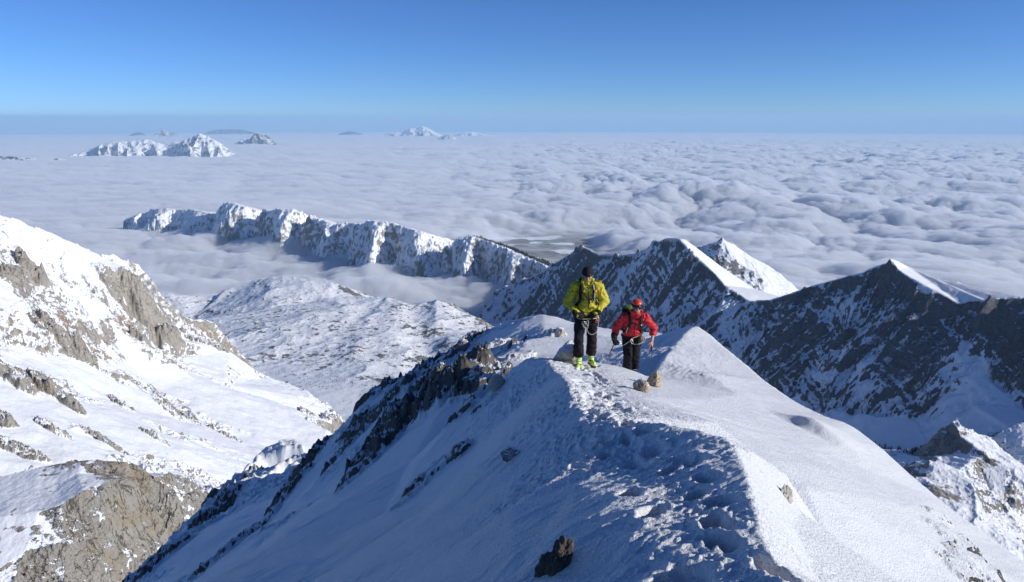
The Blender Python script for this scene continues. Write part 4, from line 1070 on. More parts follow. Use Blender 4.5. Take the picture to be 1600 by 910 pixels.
def boot(parent, at_, yaw, mats):
    """ski touring boot: shell, cuff, sole, two buckles"""
    x, y, z = at_
    Q = Matrix.Translation((x, y, z)) @ Matrix.Rotation(yaw, 4, 'Z') @ Matrix.Diagonal((0.9, 0.9, 0.95, 1))
    bm = bmesh.new()
    caps(bm, (0, 0.06, 0.075), (0, -0.15, 0.062), 0.058, 0.050, ((1, 0, 0), 0.86)); caps(bm, (0, 0.05, 0.09), (0, 0.045, 0.17), 0.060, 0.058)
    caps(bm, (0, -0.02, 0.10), (0, 0.02, 0.14), 0.052, 0.054)
    bmesh.ops.transform(bm, matrix=Q, verts=bm.verts[:])
    b = link_mesh('boot', remeshed(bm, 0.009, 5, cut=[((x, y, z + 0.022), (0, 0, -1))]), mats[0], parent)
    bm = bmesh.new(); caps(bm, (0, 0.045, 0.17), (0, 0.05, 0.27), 0.062, 0.066); bmesh.ops.transform(bm, matrix=Q, verts=bm.verts[:])
    link_mesh('cuff', remeshed(bm, 0.010, 3, cut=[((x, y, z + 0.30), (0, 0, 1))]), mats[0], b)
    bm = bmesh.new(); caps(bm, (0, 0.07, 0.014), (0, -0.165, 0.014), 0.050, 0.046, ((0, 0, 1), 0.36)); bmesh.ops.transform(bm, matrix=Q, verts=bm.verts[:])
    from_bm('sole', bm, M_sole, b)
    for zz, yy, rr in ((0.105, -0.075, 0.056), (0.155, -0.018, 0.066), (0.235, -0.015, 0.068)):
        bm = bmesh.new()
        pts = [(rr * math.sin(a), yy + 0.045 - rr * math.cos(a) * 0.95, zz) for a in [R(d) for d in range(-75, 76, 15)]]
        ribbon(bm, pts, [(p[0], p[1] - yy - 0.045, 0.15) for p in pts], 0.020, 0.004)
        bmesh.ops.transform(bm, matrix=Q, verts=bm.verts[:])
        from_bm('buckle', bm, M_black if zz > 0.2 or zz < 0.12 else M_white, b)
    return b

def straps(pack, bvh, path_l, path_r, chest, mat, wid=0.055):
    for pth in (path_l, path_r):
        pts, nr = drape(bvh, pth, 22, 0.010)
        bm = bmesh.new(); ribbon(bm, pts, nr, wid, 0.008); from_bm('shoulder_strap', bm, mat, pack)
    pts, nr = drape(bvh, chest, 16, 0.014)
    bm = bmesh.new(); ribbon(bm, pts, nr, 0.022, 0.005); from_bm('chest_strap', bm, mat, pack)

def torus_belt(bm, bvh, z, y0=0.0, n=36, rx=0.40, lift=0.01, wid=0.045, dip=0.0, x0=0.0):
    pts, nr = [], []
    for i in range(n + 1):
        a = 2 * math.pi * i / n
        o = Vector((x0 + rx * math.cos(a), y0 + rx * math.sin(a), z - dip * math.sin(a)))
        h = bvh.ray_cast(o, Vector((x0, y0, z - dip * math.sin(a))) - o)
        if h[0] is None: continue
        n_ = (o - Vector((x0, y0, o.z))).normalized()
        pts.append(h[0] + n_ * lift); nr.append(n_)
    ribbon(bm, pts, nr, wid, 0.006)

# ------------------------------------------------------------------ the person in yellow
def person_yellow(loc):
    bm = bmesh.new()
    hc = (0.0, -0.065, 1.635)
    T, Rm = head_caps(bm, hc, R(24))
    caps(bm, (0, 0.0, 1.44), (0, -0.04, 1.57), 0.058, 0.055)
    SH = [(-0.195, 0.02, 1.425), (0.195, 0.02, 1.425)]; EL = [(-0.315, 0.03, 1.16), (0.315, 0.03, 1.165)]; WR = [(-0.165, -0.165, 0.985), (0.145, -0.165, 0.985)]
    HIP = [(-0.095, 0.0, 0.90), (0.095, 0.0, 0.90)]; KN = [(-0.130, -0.095, 0.50), (0.110, 0.0, 0.50)]; AN = [(-0.125, -0.075, 0.12), (0.115, 0.11, 0.14)]
    caps(bm, (0, 0.01, 1.38), (0, 0.01, 1.0), 0.15, 0.14, ((0, 1, 0), 0.7))
    for i in (0, 1):
        caps(bm, (0, 0.01, 1.42), SH[i], 0.07, 0.06); caps(bm, SH[i], EL[i], 0.052, 0.042); caps(bm, EL[i], WR[i], 0.042, 0.028)
        caps(bm, (HIP[i][0], 0, 0.97), HIP[i], 0.10, 0.09); caps(bm, HIP[i], KN[i], 0.085, 0.056); caps(bm, KN[i], AN[i], 0.056, 0.040)
        caps(bm, AN[i], (AN[i][0], AN[i][1] - 0.12, 0.05), 0.042, 0.032)
    hd = [((0.85, -0.12, -0.5), (-0.1, -0.8, 0.2), -1), ((-0.85, -0.12, -0.5), (0.1, -0.8, 0.2), 1)]
    for i in (0, 1): hand_caps(bm, WR[i], hd[i][0], hd[i][1], hd[i][2], 0.5, 0.95)
    root = link_mesh('person', remeshed(bm, 0.006, 3), M_skin)
    root.location = loc
    tag(root, 'person in yellow green jacket and black beanie standing on the snow knoll, head bowed', 'person')
    bm = bmesh.new(); caps(bm, T(-0.022, -0.098, -0.060), T(0.022, -0.098, -0.060), 0.0055, 0.0055); from_bm('mouth', bm, M_lip, root)
    for s in (-1, 1):
        bm = bmesh.new(); ell(bm, T(s * 0.031, -0.082, 0.012), (0.012, 0.008, 0.007)); from_bm('eye', bm, M_gloss, root)
    # trousers
    bm = bmesh.new()
    caps(bm, (0, 0.01, 1.02), (0, 0.01, 0.92), 0.165, 0.17, ((0, 1, 0), 0.8))
    for i in (0, 1):
        caps(bm, (HIP[i][0] * 0.95, 0.0, 0.92), HIP[i], 0.108, 0.108); caps(bm, HIP[i], KN[i], 0.104, 0.086); caps(bm, KN[i], (AN[i][0], AN[i][1], 0.22), 0.086, 0.092)
        ell(bm, (KN[i][0], KN[i][1] - 0.02, KN[i][2]), (0.08, 0.08, 0.09))
    tr = remeshed(bm, 0.011, 4, 0.014, 8.0, cut=[((0, 0, 0.185), (0, -0.25, -1))])
    link_mesh('trousers', tr, M_pants, root)
    # jacket with blousing belly, sleeves and a stand-up collar
    bm = bmesh.new()
    caps(bm, (0, 0.01, 1.36), (0, 0.0, 1.12), 0.185, 0.185, ((0, 1, 0), 0.72))
    caps(bm, (0, 0.0, 1.12), (0, 0.0, 0.95), 0.185, 0.172, ((0, 1, 0), 0.8))
    ell(bm, (0.02, -0.085, 1.13), (0.165, 0.105, 0.155)); ell(bm, (0.01, -0.055, 1.35), (0.15, 0.09, 0.10))
    for i in (0, 1):
        caps(bm, (SH[i][0] * 0.35, 0.012, 1.455), SH[i], 0.082, 0.088); caps(bm, SH[i], EL[i], 0.088, 0.076); caps(bm, EL[i], WR[i], 0.074, 0.050)
        ell(bm, EL[i], (0.078, 0.08, 0.08))
    caps(bm, (0, 0.0, 1.47), (0, -0.035, 1.535), 0.095, 0.092)
    for s in (-1, 1): caps(bm, (s * 0.07, -0.07, 1.46), (s * 0.082, -0.09, 1.555), 0.035, 0.03)
    jk = remeshed(bm, 0.010, 2, 0.030, 8.5, cut=[((0, 0, 0.915), (0, 0, -1))])
    j = link_mesh('jacket', jk, M_yel, root)
    bm = bmesh.new(); pts, nr = drape(bvh_of(jk), [(0.01, -0.3, 1.49), (0.012, -0.4, 1.3), (0.01, -0.4, 1.1), (0.005, -0.3, 0.94)], 14, 0.003)
    ribbon(bm, pts, nr, 0.012, 0.003); from_bm('zip', bm, M_black, j)
    # beanie
    bm = bmesh.new()
    M = Matrix.Translation(T(0, 0.012, 0.052)) @ Rm.to_4x4() @ Matrix.Diagonal((0.094, 0.110, 0.096, 1)); bmesh.ops.create_uvsphere(bm, u_segments=24, v_segments=14, radius=1.0, matrix=M)
    for i in range(16):
        a = 2 * math.pi * i / 16; b = 2 * math.pi * (i + 1) / 16
        caps(bm, T(0.088 * math.cos(a), 0.012 + 0.103 * math.sin(a), 0.040), T(0.088 * math.cos(b), 0.012 + 0.103 * math.sin(b), 0.040), 0.014, 0.014, seg=8, rings=2)
    bn = link_mesh('beanie', remeshed(bm, 0.007, 3, 0.003, 30, cut=[(T(0, 0, 0.026), Rm @ Vector((0, 0, -1)))]), M_black, root)
    bm = bmesh.new(); ell(bm, T(0.034, -0.100, 0.078), (0.010, 0.004, 0.005)); from_bm('badge', bm, M_white, bn)
    # gloves
    for i in (0, 1):
        bm = bmesh.new(); hand_caps(bm, WR[i], hd[i][0], hd[i][1], hd[i][2], 0.5, 1.05, 1.35)
        f = Vector(hd[i][0]).normalized(); caps(bm, Vector(WR[i]) - f * 0.05, Vector(WR[i]) + f * 0.04, 0.054, 0.046)
        link_mesh('glove', remeshed(bm, 0.007, 2), M_black, root)
    boot(root, (AN[0][0], AN[0][1] - 0.035, -0.015), R(-10), (M_neon,)); boot(root, (AN[1][0], AN[1][1] - 0.035, 0.0), R(14), (M_neon,))
    # harness
    bv = bvh_of(tr, jk)
    bm = bmesh.new(); torus_belt(bm, bv, 0.905, lift=0.014, wid=0.05)
    h = from_bm('harness', bm, M_black, root)
    for i in (0, 1):
        bm = bmesh.new(); torus_belt(bm, bvh_of(tr), 0.745, x0=HIP[i][0] - (0.03 if i == 0 else -0.02), rx=0.115 if False else 0.13, lift=-0.002, wid=0.035, dip=0.03); from_bm('leg_loop', bm, M_black, h)
    def loop(c, rx, rz, r, mat, name, tilt=0.0):
        bm = bmesh.new(); pts = []
        for k in range(15):
            a = 2 * math.pi * k / 14; x, z = rx * math.cos(a), rz * math.sin(a)
            pts.append((c[0] + x * math.cos(tilt) - z * math.sin(tilt), c[1] - 0.01 * math.sin(a), c[2] + x * math.sin(tilt) + z * math.cos(tilt)))
        tube(bm, pts, r); from_bm(name, bm, mat, h)
    loop((-0.045, -0.155, 0.80), 0.030, 0.060, 0.006, M_steel, 'carabiner', 0.3); loop((0.005, -0.155, 0.80), 0.020, 0.075, 0.007, M_white, 'sling', -0.1); loop((-0.02, -0.16, 0.775), 0.032, 0.055, 0.006, M_white, 'sling', 0.5)
    loop((0.19, -0.10, 0.875), 0.022, 0.040, 0.006, M_steel, 'carabiner', 0.2); loop((0.175, -0.115, 0.86), 0.018, 0.045, 0.007, M_orange, 'quickdraw', -0.4)
    bm = bmesh.new(); pts = [(0.02, -0.15, 0.80), (0.005, -0.15, 0.70), (0.03, -0.15, 0.645), (0.08, -0.15, 0.615), (0.13, -0.14, 0.625), (0.175, -0.12, 0.66), (0.20, -0.09, 0.75), (0.205, -0.08, 0.86)]
    tube(bm, pts, 0.0055); from_bm('sling', bm, M_white, h)
    bm = bmesh.new(); tube(bm, [(-0.16, -0.13, 0.905), (-0.10, -0.165, 0.893), (-0.02, -0.18, 0.90), (0.08, -0.175, 0.905), (0.17, -0.13, 0.90)], 0.007); from_bm('cord', bm, M_tan, h)
    # rucksack on his back: a thing of its own
    bm = bmesh.new()
    caps(bm, (0, 0.235, 1.02), (0, 0.235, 1.36), 0.125, 0.115, ((0, 1, 0), 0.75)); ell(bm, (0, 0.235, 1.43), (0.12, 0.09, 0.06))
    pk = link_mesh('backpack', remeshed(bm, 0.012, 3, 0.008, 8), M_black); pk.location = loc
    tag(pk, 'black backpack with a white trimmed strap and orange clip on the yellow jacket', 'backpack')
    bv = bvh_of(jk)
    straps(pk, bv, [(-0.10, 0.20, 1.50), (-0.125, 0.02, 1.60), (-0.135, -0.15, 1.45), (-0.165, -0.22, 1.28), (-0.195, -0.15, 1.12), (-0.20, 0.05, 1.06)],
           [(0.10, 0.20, 1.50), (0.125, 0.02, 1.60), (0.135, -0.15, 1.45), (0.165, -0.22, 1.28), (0.195, -0.15, 1.12), (0.20, 0.05, 1.06)], [(-0.155, -0.3, 1.315), (-0.08, -0.35, 1.345), (0.0, -0.35, 1.35), (0.09, -0.35, 1.325), (0.155, -0.3, 1.33)], M_black, 0.06)
    pts, nr = drape(bv, [(0.12, -0.15, 1.47), (0.14, -0.22, 1.36), (0.165, -0.25, 1.24)], 10, 0.026); bm = bmesh.new(); ribbon(bm, pts, nr, 0.020, 0.004); from_bm('trim', bm, M_white, pk)
    pts, nr = drape(bv, [(0.115, -0.25, 1.375), (0.16, -0.25, 1.375), (0.215, -0.2, 1.38)], 8, 0.032); bm = bmesh.new(); ribbon(bm, pts, nr, 0.040, 0.012); from_bm('clip', bm, M_orange, pk)
    pts, nr = drape(bv, [(0.02, -0.35, 1.345), (0.035, -0.35, 1.28), (0.045, -0.35, 1.20)], 8, 0.012); bm = bmesh.new(); ribbon(bm, pts, nr, 0.016, 0.004); from_bm('strap_end', bm, M_black, pk)
    return root

# ------------------------------------------------------------------ the person in red
def person_red(loc):
    bm = bmesh.new()
    hc = (0.02, -0.235, 1.515)
    T, Rm = head_caps(bm, hc, R(4), R(4))
    caps(bm, (0, -0.13, 1.32), (0.015, -0.20, 1.45), 0.058, 0.055)
    SH = [(-0.195, -0.10, 1.285), (0.205, -0.10, 1.285)]; EL = [(-0.330, -0.01, 1.06), (0.400, -0.04, 1.065)]; WR = [(-0.370, -0.10, 0.865), (0.345, -0.19, 0.835)]
    HIP = [(-0.09, 0.12, 0.83), (0.09, 0.12, 0.83)]; KN = [(-0.085, -0.02, 0.47), (0.075, 0.03, 0.45)]; AN = [(-0.07, 0.07, 0.13), (0.085, 0.17, 0.13)]
    caps(bm, (0, -0.08, 1.24), (0, 0.10, 0.92), 0.15, 0.14, ((0, 1, 0), 0.72))
    for i in (0, 1):
        caps(bm, (0, -0.10, 1.30), SH[i], 0.07, 0.06); caps(bm, SH[i], EL[i], 0.052, 0.042); caps(bm, EL[i], WR[i], 0.042, 0.028)
        caps(bm, (HIP[i][0], 0.11, 0.90), HIP[i], 0.10, 0.09); caps(bm, HIP[i], KN[i], 0.085, 0.056); caps(bm, KN[i], AN[i], 0.056, 0.040)
        caps(bm, AN[i], (AN[i][0], AN[i][1] - 0.12, 0.05), 0.042, 0.032)
    hd = [((0.12, -0.15, -1.0), (-0.75, -0.6, 0.0), -1), ((-0.10, -0.18, -1.0), (0.55, -0.8, 0.0), 1)]
    hand_caps(bm, WR[0], *hd[0], 0.75, 0.95); hand_caps(bm, WR[1], *hd[1], 0.28, 1.05, 1.1)
    root = link_mesh('person', remeshed(bm, 0.0055, 3), M_skin)
    root.location = loc
    tag(root, 'person in red jacket with orange and black helmet and sunglasses climbing behind the knoll', 'person')
    bm = bmesh.new(); caps(bm, T(-0.020, -0.098, -0.060), T(0.020, -0.098, -0.060), 0.0055, 0.0055); from_bm('mouth', bm, M_lip, root)
    # sunglasses
    bm = bmesh.new()
    for s in (-1, 1): M = Matrix.Translation(T(s * 0.034, -0.094, 0.012)) @ Rm.to_4x4() @ Matrix.Diagonal((0.033, 0.010, 0.023, 1)); bmesh.ops.create_uvsphere(bm, u_segments=18, v_segments=10, radius=1.0, matrix=M)
    caps(bm, T(-0.012, -0.104, 0.018), T(0.012, -0.104, 0.018), 0.005, 0.005)
    for s in (-1, 1): caps(bm, T(s * 0.064, -0.086, 0.016), T(s * 0.082, 0.005, 0.014), 0.005, 0.005)
    from_bm('sunglasses', bm, M_gloss, root)
    # trousers
    bm = bmesh.new()
    caps(bm, (0, 0.10, 0.95), (0, 0.115, 0.86), 0.160, 0.165, ((0, 1, 0), 0.8))
    for i in (0, 1):
        caps(bm, (HIP[i][0] * 0.95, 0.115, 0.86), HIP[i], 0.105, 0.105); caps(bm, HIP[i], KN[i], 0.102, 0.088); caps(bm, KN[i], (AN[i][0], AN[i][1], 0.20), 0.088, 0.09)
        ell(bm, (KN[i][0], KN[i][1] - 0.02, KN[i][2]), (0.082, 0.082, 0.09))
    tr = remeshed(bm, 0.011, 4, 0.014, 8.0, cut=[((0, 0, 0.17), (0, -0.25, -1))]); link_mesh('trousers', tr, M_pants, root)
    # jacket
    bm = bmesh.new()
    caps(bm, (0, -0.09, 1.22), (0, 0.02, 1.02), 0.185, 0.175, ((0, 1, 0), 0.75)); caps(bm, (0, 0.02, 1.02), (0, 0.09, 0.90), 0.175, 0.168, ((0, 1, 0), 0.85))
    ell(bm, (0.0, -0.10, 1.03), (0.15, 0.09, 0.13)); ell(bm, (0.0, -0.16, 1.20), (0.145, 0.09, 0.10))
    for i in (0, 1):
        caps(bm, (SH[i][0] * 0.35, -0.105, 1.315), SH[i], 0.082, 0.088); caps(bm, SH[i], EL[i], 0.086, 0.074); caps(bm, EL[i], WR[i], 0.072, 0.054)
        ell(bm, EL[i], (0.076, 0.076, 0.076))
    caps(bm, (0, -0.13, 1.33), (0.015, -0.215, 1.425), 0.100, 0.098)
    for s in (-1, 1): caps(bm, (s * 0.07, -0.20, 1.35), (s * 0.088 + 0.015, -0.265, 1.445), 0.038, 0.032)
    cf = [Vector(WR[i]) - Vector(EL[i]) for i in (0, 1)]
    jk = remeshed(bm, 0.010, 2, 0.028, 8.5, cut=[((0, 0, 0.865), (0, -0.5, -1))])
    j = link_mesh('jacket', jk, M_red, root)
    bm = bmesh.new(); pts, nr = drape(bvh_of(jk), [(0.005, -0.5, 1.36), (0.0, -0.5, 1.2), (0.0, -0.5, 1.0), (0.0, -0.3, 0.86)], 14, 0.003)
    ribbon(bm, pts, nr, 0.014, 0.003); from_bm('zip', bm, M_black, j)
    # helmet
    bm = bmesh.new()
    M = Matrix.Translation(T(0, 0.016, 0.072)) @ Rm.to_4x4() @ Matrix.Diagonal((0.106, 0.126, 0.100, 1)); bmesh.ops.create_uvsphere(bm, u_segments=28, v_segments=16, radius=1.0, matrix=M)
    hm = link_mesh('helmet', remeshed(bm, 0.007, 3, cut=[(T(0, 0, 0.095), Rm @ Vector((0, 0.12, -1)))]), M_helmet, root)
    bm = bmesh.new()
    M = Matrix.Translation(T(0, 0.014, 0.066)) @ Rm.to_4x4() @ Matrix.Diagonal((0.103, 0.122, 0.085, 1)); bmesh.ops.create_uvsphere(bm, u_segments=28, v_segments=16, radius=1.0, matrix=M)
    for i in range(20):
        a = 2 * math.pi * i / 20; b = 2 * math.pi * (i + 1) / 20
        caps(bm, T(0.100 * math.cos(a), 0.014 + 0.119 * math.sin(a), 0.050), T(0.100 * math.cos(b), 0.014 + 0.119 * math.sin(b), 0.050), 0.010, 0.010, seg=8, rings=2)
    link_mesh('helmet_rim', remeshed(bm, 0.007, 2, cut=[(T(0, 0, 0.030), Rm @ Vector((0, 0, -1))), (T(0, 0, 0.101), Rm @ Vector((0, -0.12, 1)))]), M_black, hm)
    bm = bmesh.new(); M = Matrix.Translation(T(0.018, -0.118, 0.066)) @ Rm.to_4x4() @ Matrix.Diagonal((0.030, 0.016, 0.018, 1)); bmesh.ops.create_uvsphere(bm, u_segments=16, v_segments=10, radius=1.0, matrix=M)
    hl = from_bm('headlamp', bm, M_black, hm)
    bm = bmesh.new(); ell(bm, T(0.022, -0.132, 0.068), (0.013, 0.006, 0.012)); from_bm('lens', bm, M_white, hl)
    # one glove, one bare hand
    bm = bmesh.new(); hand_caps(bm, WR[0], *hd[0], 0.75, 1.12, 1.5)
    caps(bm, (-0.375, -0.085, 0.93), (-0.372, -0.11, 0.83), 0.066, 0.052); ell(bm, (-0.35, -0.12, 0.79), (0.055, 0.05, 0.065))
    link_mesh('glove', remeshed(bm, 0.007, 2, 0.008, 14), M_black, root)
    boot(root, (AN[0][0], AN[0][1] - 0.03, 0.0), R(-6), (M_black,)); boot(root, (AN[1][0], AN[1][1] - 0.03, 0.0), R(6), (M_black,))
    # harness
    bv = bvh_of(tr, jk)
    bm = bmesh.new(); torus_belt(bm, bv, 0.865, y0=0.09, lift=0.012, wid=0.04); h = from_bm('harness', bm, M_black, root)
    for i in (0, 1):
        bm = bmesh.new(); torus_belt(bm, bvh_of(tr), 0.70, y0=0.07, x0=HIP[i][0] * 1.15, rx=0.13, lift=-0.004, wid=0.032, dip=0.03); from_bm('leg_loop', bm, M_black, h)
    bm = bmesh.new(); tube(bm, [(-0.02, -0.075, 0.86), (-0.06, -0.085, 0.80), (-0.12, -0.07, 0.755), (-0.155, -0.045, 0.72), (-0.17, -0.02, 0.70)], 0.008); from_bm('sling', bm, M_tan, h)
    bm = bmesh.new(); tube(bm, [(-0.03, -0.08, 0.855), (0.05, -0.085, 0.885), (0.12, -0.075, 0.91), (0.18, -0.03, 0.935), (0.21, 0.0, 0.95)], 0.009); from_bm('sling', bm, M_tan, h)
    bm = bmesh.new(); tube(bm, [(-0.03, -0.085, 0.75), (0.05, -0.085, 0.735), (0.13, -0.07, 0.74), (0.20, -0.03, 0.76)], 0.009); from_bm('sling', bm, M_white, h)
    for c, tl, mt, nm in (((0.16, -0.07, 0.86), 0.3, M_orange, 'quickdraw'), ((0.20, -0.05, 0.83), 0.1, M_white, 'quickdraw'), ((0.225, -0.03, 0.80), -0.2, M_white, 'quickdraw'), ((-0.03, -0.10, 0.80), 0.4, M_steel, 'carabiner')):
        bm = bmesh.new(); pts = []
        for k in range(13):
            a = 2 * math.pi * k / 12; x, z = 0.020 * math.cos(a), 0.052 * math.sin(a)
            pts.append((c[0] + x * math.cos(tl) - z * math.sin(tl), c[1], c[2] + x * math.sin(tl) + z * math.cos(tl)))
        tube(bm, pts, 0.007); from_bm(nm, bm, mt, h)
    # rucksack
    bm = bmesh.new()
    caps(bm, (-0.03, 0.20, 0.96), (-0.06, 0.09, 1.30), 0.155, 0.150, ((0, 1, 0), 0.75)); ell(bm, (-0.09, 0.05, 1.39), (0.14, 0.10, 0.09))
    pk = link_mesh('backpack', remeshed(bm, 0.012, 3, 0.008, 8), M_black); pk.location = loc
    tag(pk, 'dark backpack with a green lid on the back of the red jacket', 'backpack')
    bm = bmesh.new(); ell(bm, (-0.09, 0.06, 1.425), (0.125, 0.10, 0.07)); link_mesh('lid', remeshed(bm, 0.012, 2, 0.006, 10), M_green, pk)
    bv = bvh_of(jk)
    straps(pk, bv, [(-0.11, 0.06, 1.37), (-0.125, -0.10, 1.46), (-0.135, -0.30, 1.30), (-0.165, -0.34, 1.15), (-0.19, -0.22, 1.02), (-0.20, 0.02, 0.97)],
           [(0.11, 0.06, 1.37), (0.13, -0.10, 1.46), (0.15, -0.30, 1.30), (0.175, -0.34, 1.15), (0.20, -0.22, 1.02), (0.20, 0.02, 0.97)], [(-0.155, -0.4, 1.18), (-0.07, -0.45, 1.165), (0.0, -0.45, 1.16), (0.08, -0.45, 1.165), (0.165, -0.4, 1.18)], M_black, 0.06)
    pts, nr = drape(bv, [(0.155, -0.3, 1.20), (0.165, -0.34, 1.10)], 6, 0.026); bm = bmesh.new(); ribbon(bm, pts, nr, 0.022, 0.006); from_bm('trim', bm, M_tan, pk)
    pts, nr = drape(bv, [(-0.195, -0.3, 1.10), (-0.215, -0.2, 0.98)], 6, 0.022); bm = bmesh.new(); ribbon(bm, pts, nr, 0.02, 0.005); from_bm('trim', bm, M_tan, pk)
    # ice axe carried in the gloved hand
    ax = bpy.data.objects.new('ice_axe', None); COL.objects.link(ax); ax.location = loc + Vector((-0.372, -0.135, 0.765))
    tag(ax, 'ice axe with a dark shaft hanging from the gloved hand of the climber in red', 'ice axe')
    d = Vector((-0.42, -0.10, -0.90)).normalized(); sd_ = Vector((0.9, 0.1, -0.42)).normalized()
    bm = bmesh.new(); caps(bm, -d * 0.06, d * 0.30, 0.011, 0.010, (d.cross(sd_), 0.7)); from_bm('shaft', bm, M_orange if False else plain('dark_red_shaft', (0.14, 0.015, 0.02, 1), 0.4), ax)
    bm = bmesh.new(); caps(bm, d * 0.30, d * 0.37, 0.009, 0.002); from_bm('spike', bm, M_steel, ax)
    hp = -d * 0.075
    bm = bmesh.new(); tube(bm, [hp, hp + sd_ * 0.06 - d * 0.005, hp + sd_ * 0.11 + d * 0.012, hp + sd_ * 0.15 + d * 0.04], 0.008); from_bm('pick', bm, M_steel, ax)
    bm = bmesh.new(); caps(bm, hp, hp - sd_ * 0.06, 0.008, 0.020, (d, 0.35)); from_bm('adze', bm, M_steel, ax)
    # second tool below the bare hand
    a2 = bpy.data.objects.new('trekking_pole', None); COL.objects.link(a2); a2.location = loc + Vector((0.335, -0.215, 0.70))
    tag(a2, 'short dark pole dangling below the bare hand of the climber in red', 'pole')
    d2 = Vector((0.10, 0.05, -1)).normalized()
    bm = bmesh.new(); caps(bm, -d2 * 0.06, d2 * 0.05, 0.015, 0.013); from_bm('grip', bm, M_black, a2)
    bm = bmesh.new(); caps(bm, d2 * 0.05, d2 * 0.20, 0.007, 0.006); from_bm('shaft', bm, plain('grey_shaft', (0.10, 0.10, 0.12, 1), 0.35), a2)
    return root

def stand_at(x, y):
    m = ((GX - x) ** 2 + (GY - y) ** 2).reshape(-1)
    k = np.argsort(m)[:12]
    return float(np.median(GZ.reshape(-1)[k]))

px, py, pz = at(914, 572, 12.35)
person_yellow(Vector((px, py, stand_at(px, py) + 0.0)))
px, py, pz = at(986, 590, 14.05)
RED_AT = Vector((px, py, stand_at(px, py - 0.05)))
person_red(RED_AT)
print('FEET yellow', at(914, 572, 12.35), stand_at(*at(914, 572, 12.35)[:2]), 'red', tuple(RED_AT))

# ------------------------------------------------------------------ boulders
def rock_mesh(seed, sx, sy, sz, planes=15, rough=0.05, sub=5):
    rnd = random.Random(seed)
    bm = bmesh.new(); bmesh.ops.create_icosphere(bm, subdivisions=sub, radius=1.0)
    N = []
    for i in range(planes):
        n = Vector((rnd.gauss(0, 1), rnd.gauss(0, 1), rnd.gauss(0, 0.8))).normalized(); N.append((n, rnd.uniform(0.55, 0.95)))
    off = Vector((seed * 3.1, seed * 1.7, 0))
    for v in bm.verts:
        d = v.co.normalized()
        r = min([dd / max(d.dot(n), 1e-3) for n, dd in N if d.dot(n) > 0.05] + [1.05])
        r += rough * (mnoise.fractal(d * 2.2 + off, 1.0, 2.1, 5)) + rough * 0.8 * (1 - abs(mnoise.noise(d * 5 + off)) * 2)
        v.co = Vector((d.x * r * sx, d.y * r * sy, d.z * r * sz))
    return bm

def rock_mat(name, A, B, C, unit, snowy=0.55):
    """limestone with snow lying on its upward faces"""
    m, t = new_mat(name); b = NB(t)
    o = b.n('ShaderNodeOutputMaterial'); p = b.n('ShaderNodeBsdfPrincipled')
    g = b.n('ShaderNodeNewGeometry'); sx = b.n('ShaderNodeSeparateXYZ'); b.link(g.outputs['Normal'], sx.inputs[0])
    pos = b.coord()
    n1 = b.noise(pos, 1 / (unit * 2.5), 8, 0.65); n2 = b.noise(pos, 1 / (unit * 0.5), 8, 0.65)
    c = b.mix(b.ramp(n1, 0.35, 0.65), A, B); c = b.mix(b.ramp(n2, 0.48, 0.72), c, C)
    f = b.math('ADD', sx.outputs['Z'], b.math('MULTIPLY', b.math('SUBTRACT', n1, 0.5), 1.3))
    mk = b.ramp(f, snowy, snowy + 0.15)
    col = b.mix(mk, c, (0.86, 0.87, 0.89, 1))
    b.link(col, p.inputs['Base Color']); p.inputs['Roughness'].default_value = 0.85; p.inputs['Specular IOR Level'].default_value = 0.25
    bp = b.n('ShaderNodeBump'); bp.inputs['Distance'].default_value = unit * 0.5; bp.inputs['Strength'].default_value = 0.8
    b.link(b.math('ADD', b.math('MULTIPLY', n2, 0.7), b.math('MULTIPLY', n1, 0.6)), bp.inputs['Height']); b.link(bp.outputs[0], p.inputs['Normal'])
    b.link(p.outputs[0], o.inputs['Surface'])
    return m
MR_dark = rock_mat('dark_limestone', (0.105, 0.085, 0.07, 1), (0.15, 0.125, 0.105, 1), (0.05, 0.043, 0.038, 1), 0.08, 0.93)
MR_tan = rock_mat('tan_limestone', (0.46, 0.36, 0.25, 1), (0.54, 0.45, 0.34, 1), (0.30, 0.22, 0.14, 1), 0.10, 0.80)
MR_pale = rock_mat('pale_limestone', (0.50, 0.46, 0.38, 1), (0.58, 0.54, 0.46, 1), (0.28, 0.24, 0.19, 1), 0.16, 0.70)
MR_grey = rock_mat('grey_limestone', (0.24, 0.22, 0.195, 1), (0.31, 0.28, 0.25, 1), (0.12, 0.11, 0.10, 1), 0.14, 0.60)

def boulder(u, v, wpx, hpx, seed, mat, label, deep=1.0, lean=0.0, sink=0.35, name='rock', yaw=0.0, dx=0.0, rough=0.07, planes=15):
    p = hit(u, v)
    m_px = (p.y * CP - p.z * SP) / FPX
    sx, sz = wpx * m_px / 1.75, hpx * m_px / 1.35
    bm = rock_mesh(seed, sx, sx * deep, sz, planes, rough)
    bmesh.ops.rotate(bm, cent=(0, 0, 0), matrix=Euler((0, lean, yaw)).to_matrix(), verts=bm.verts[:])
    o = from_bm(name, bm, mat)
    o.location = p + Vector((dx * sx, sx * deep * 0.4, sz * (0.5 - sink)))
    tag(o, label, 'rock')
    return o
boulder(872, 888, 30, 50, 3, MR_dark, 'dark jagged rock sticking out of the shaded snow at the bottom, taller half', 0.8, R(14), 0.2, rough=0.24)
boulder(852, 892, 26, 36, 8, MR_dark, 'dark rock leaning against the taller jagged rock at the bottom', 0.8, R(24), 0.2, rough=0.24)
boulder(797, 714, 34, 18, 12, MR_grey, 'low grey rock with a sunny snowy end on the shaded flank', 0.8, R(-20), 0.3)
boulder(886, 562, 40, 40, 21, MR_pale, 'pale boulder just behind the feet of the person in yellow', 0.9, 0, 0.38)
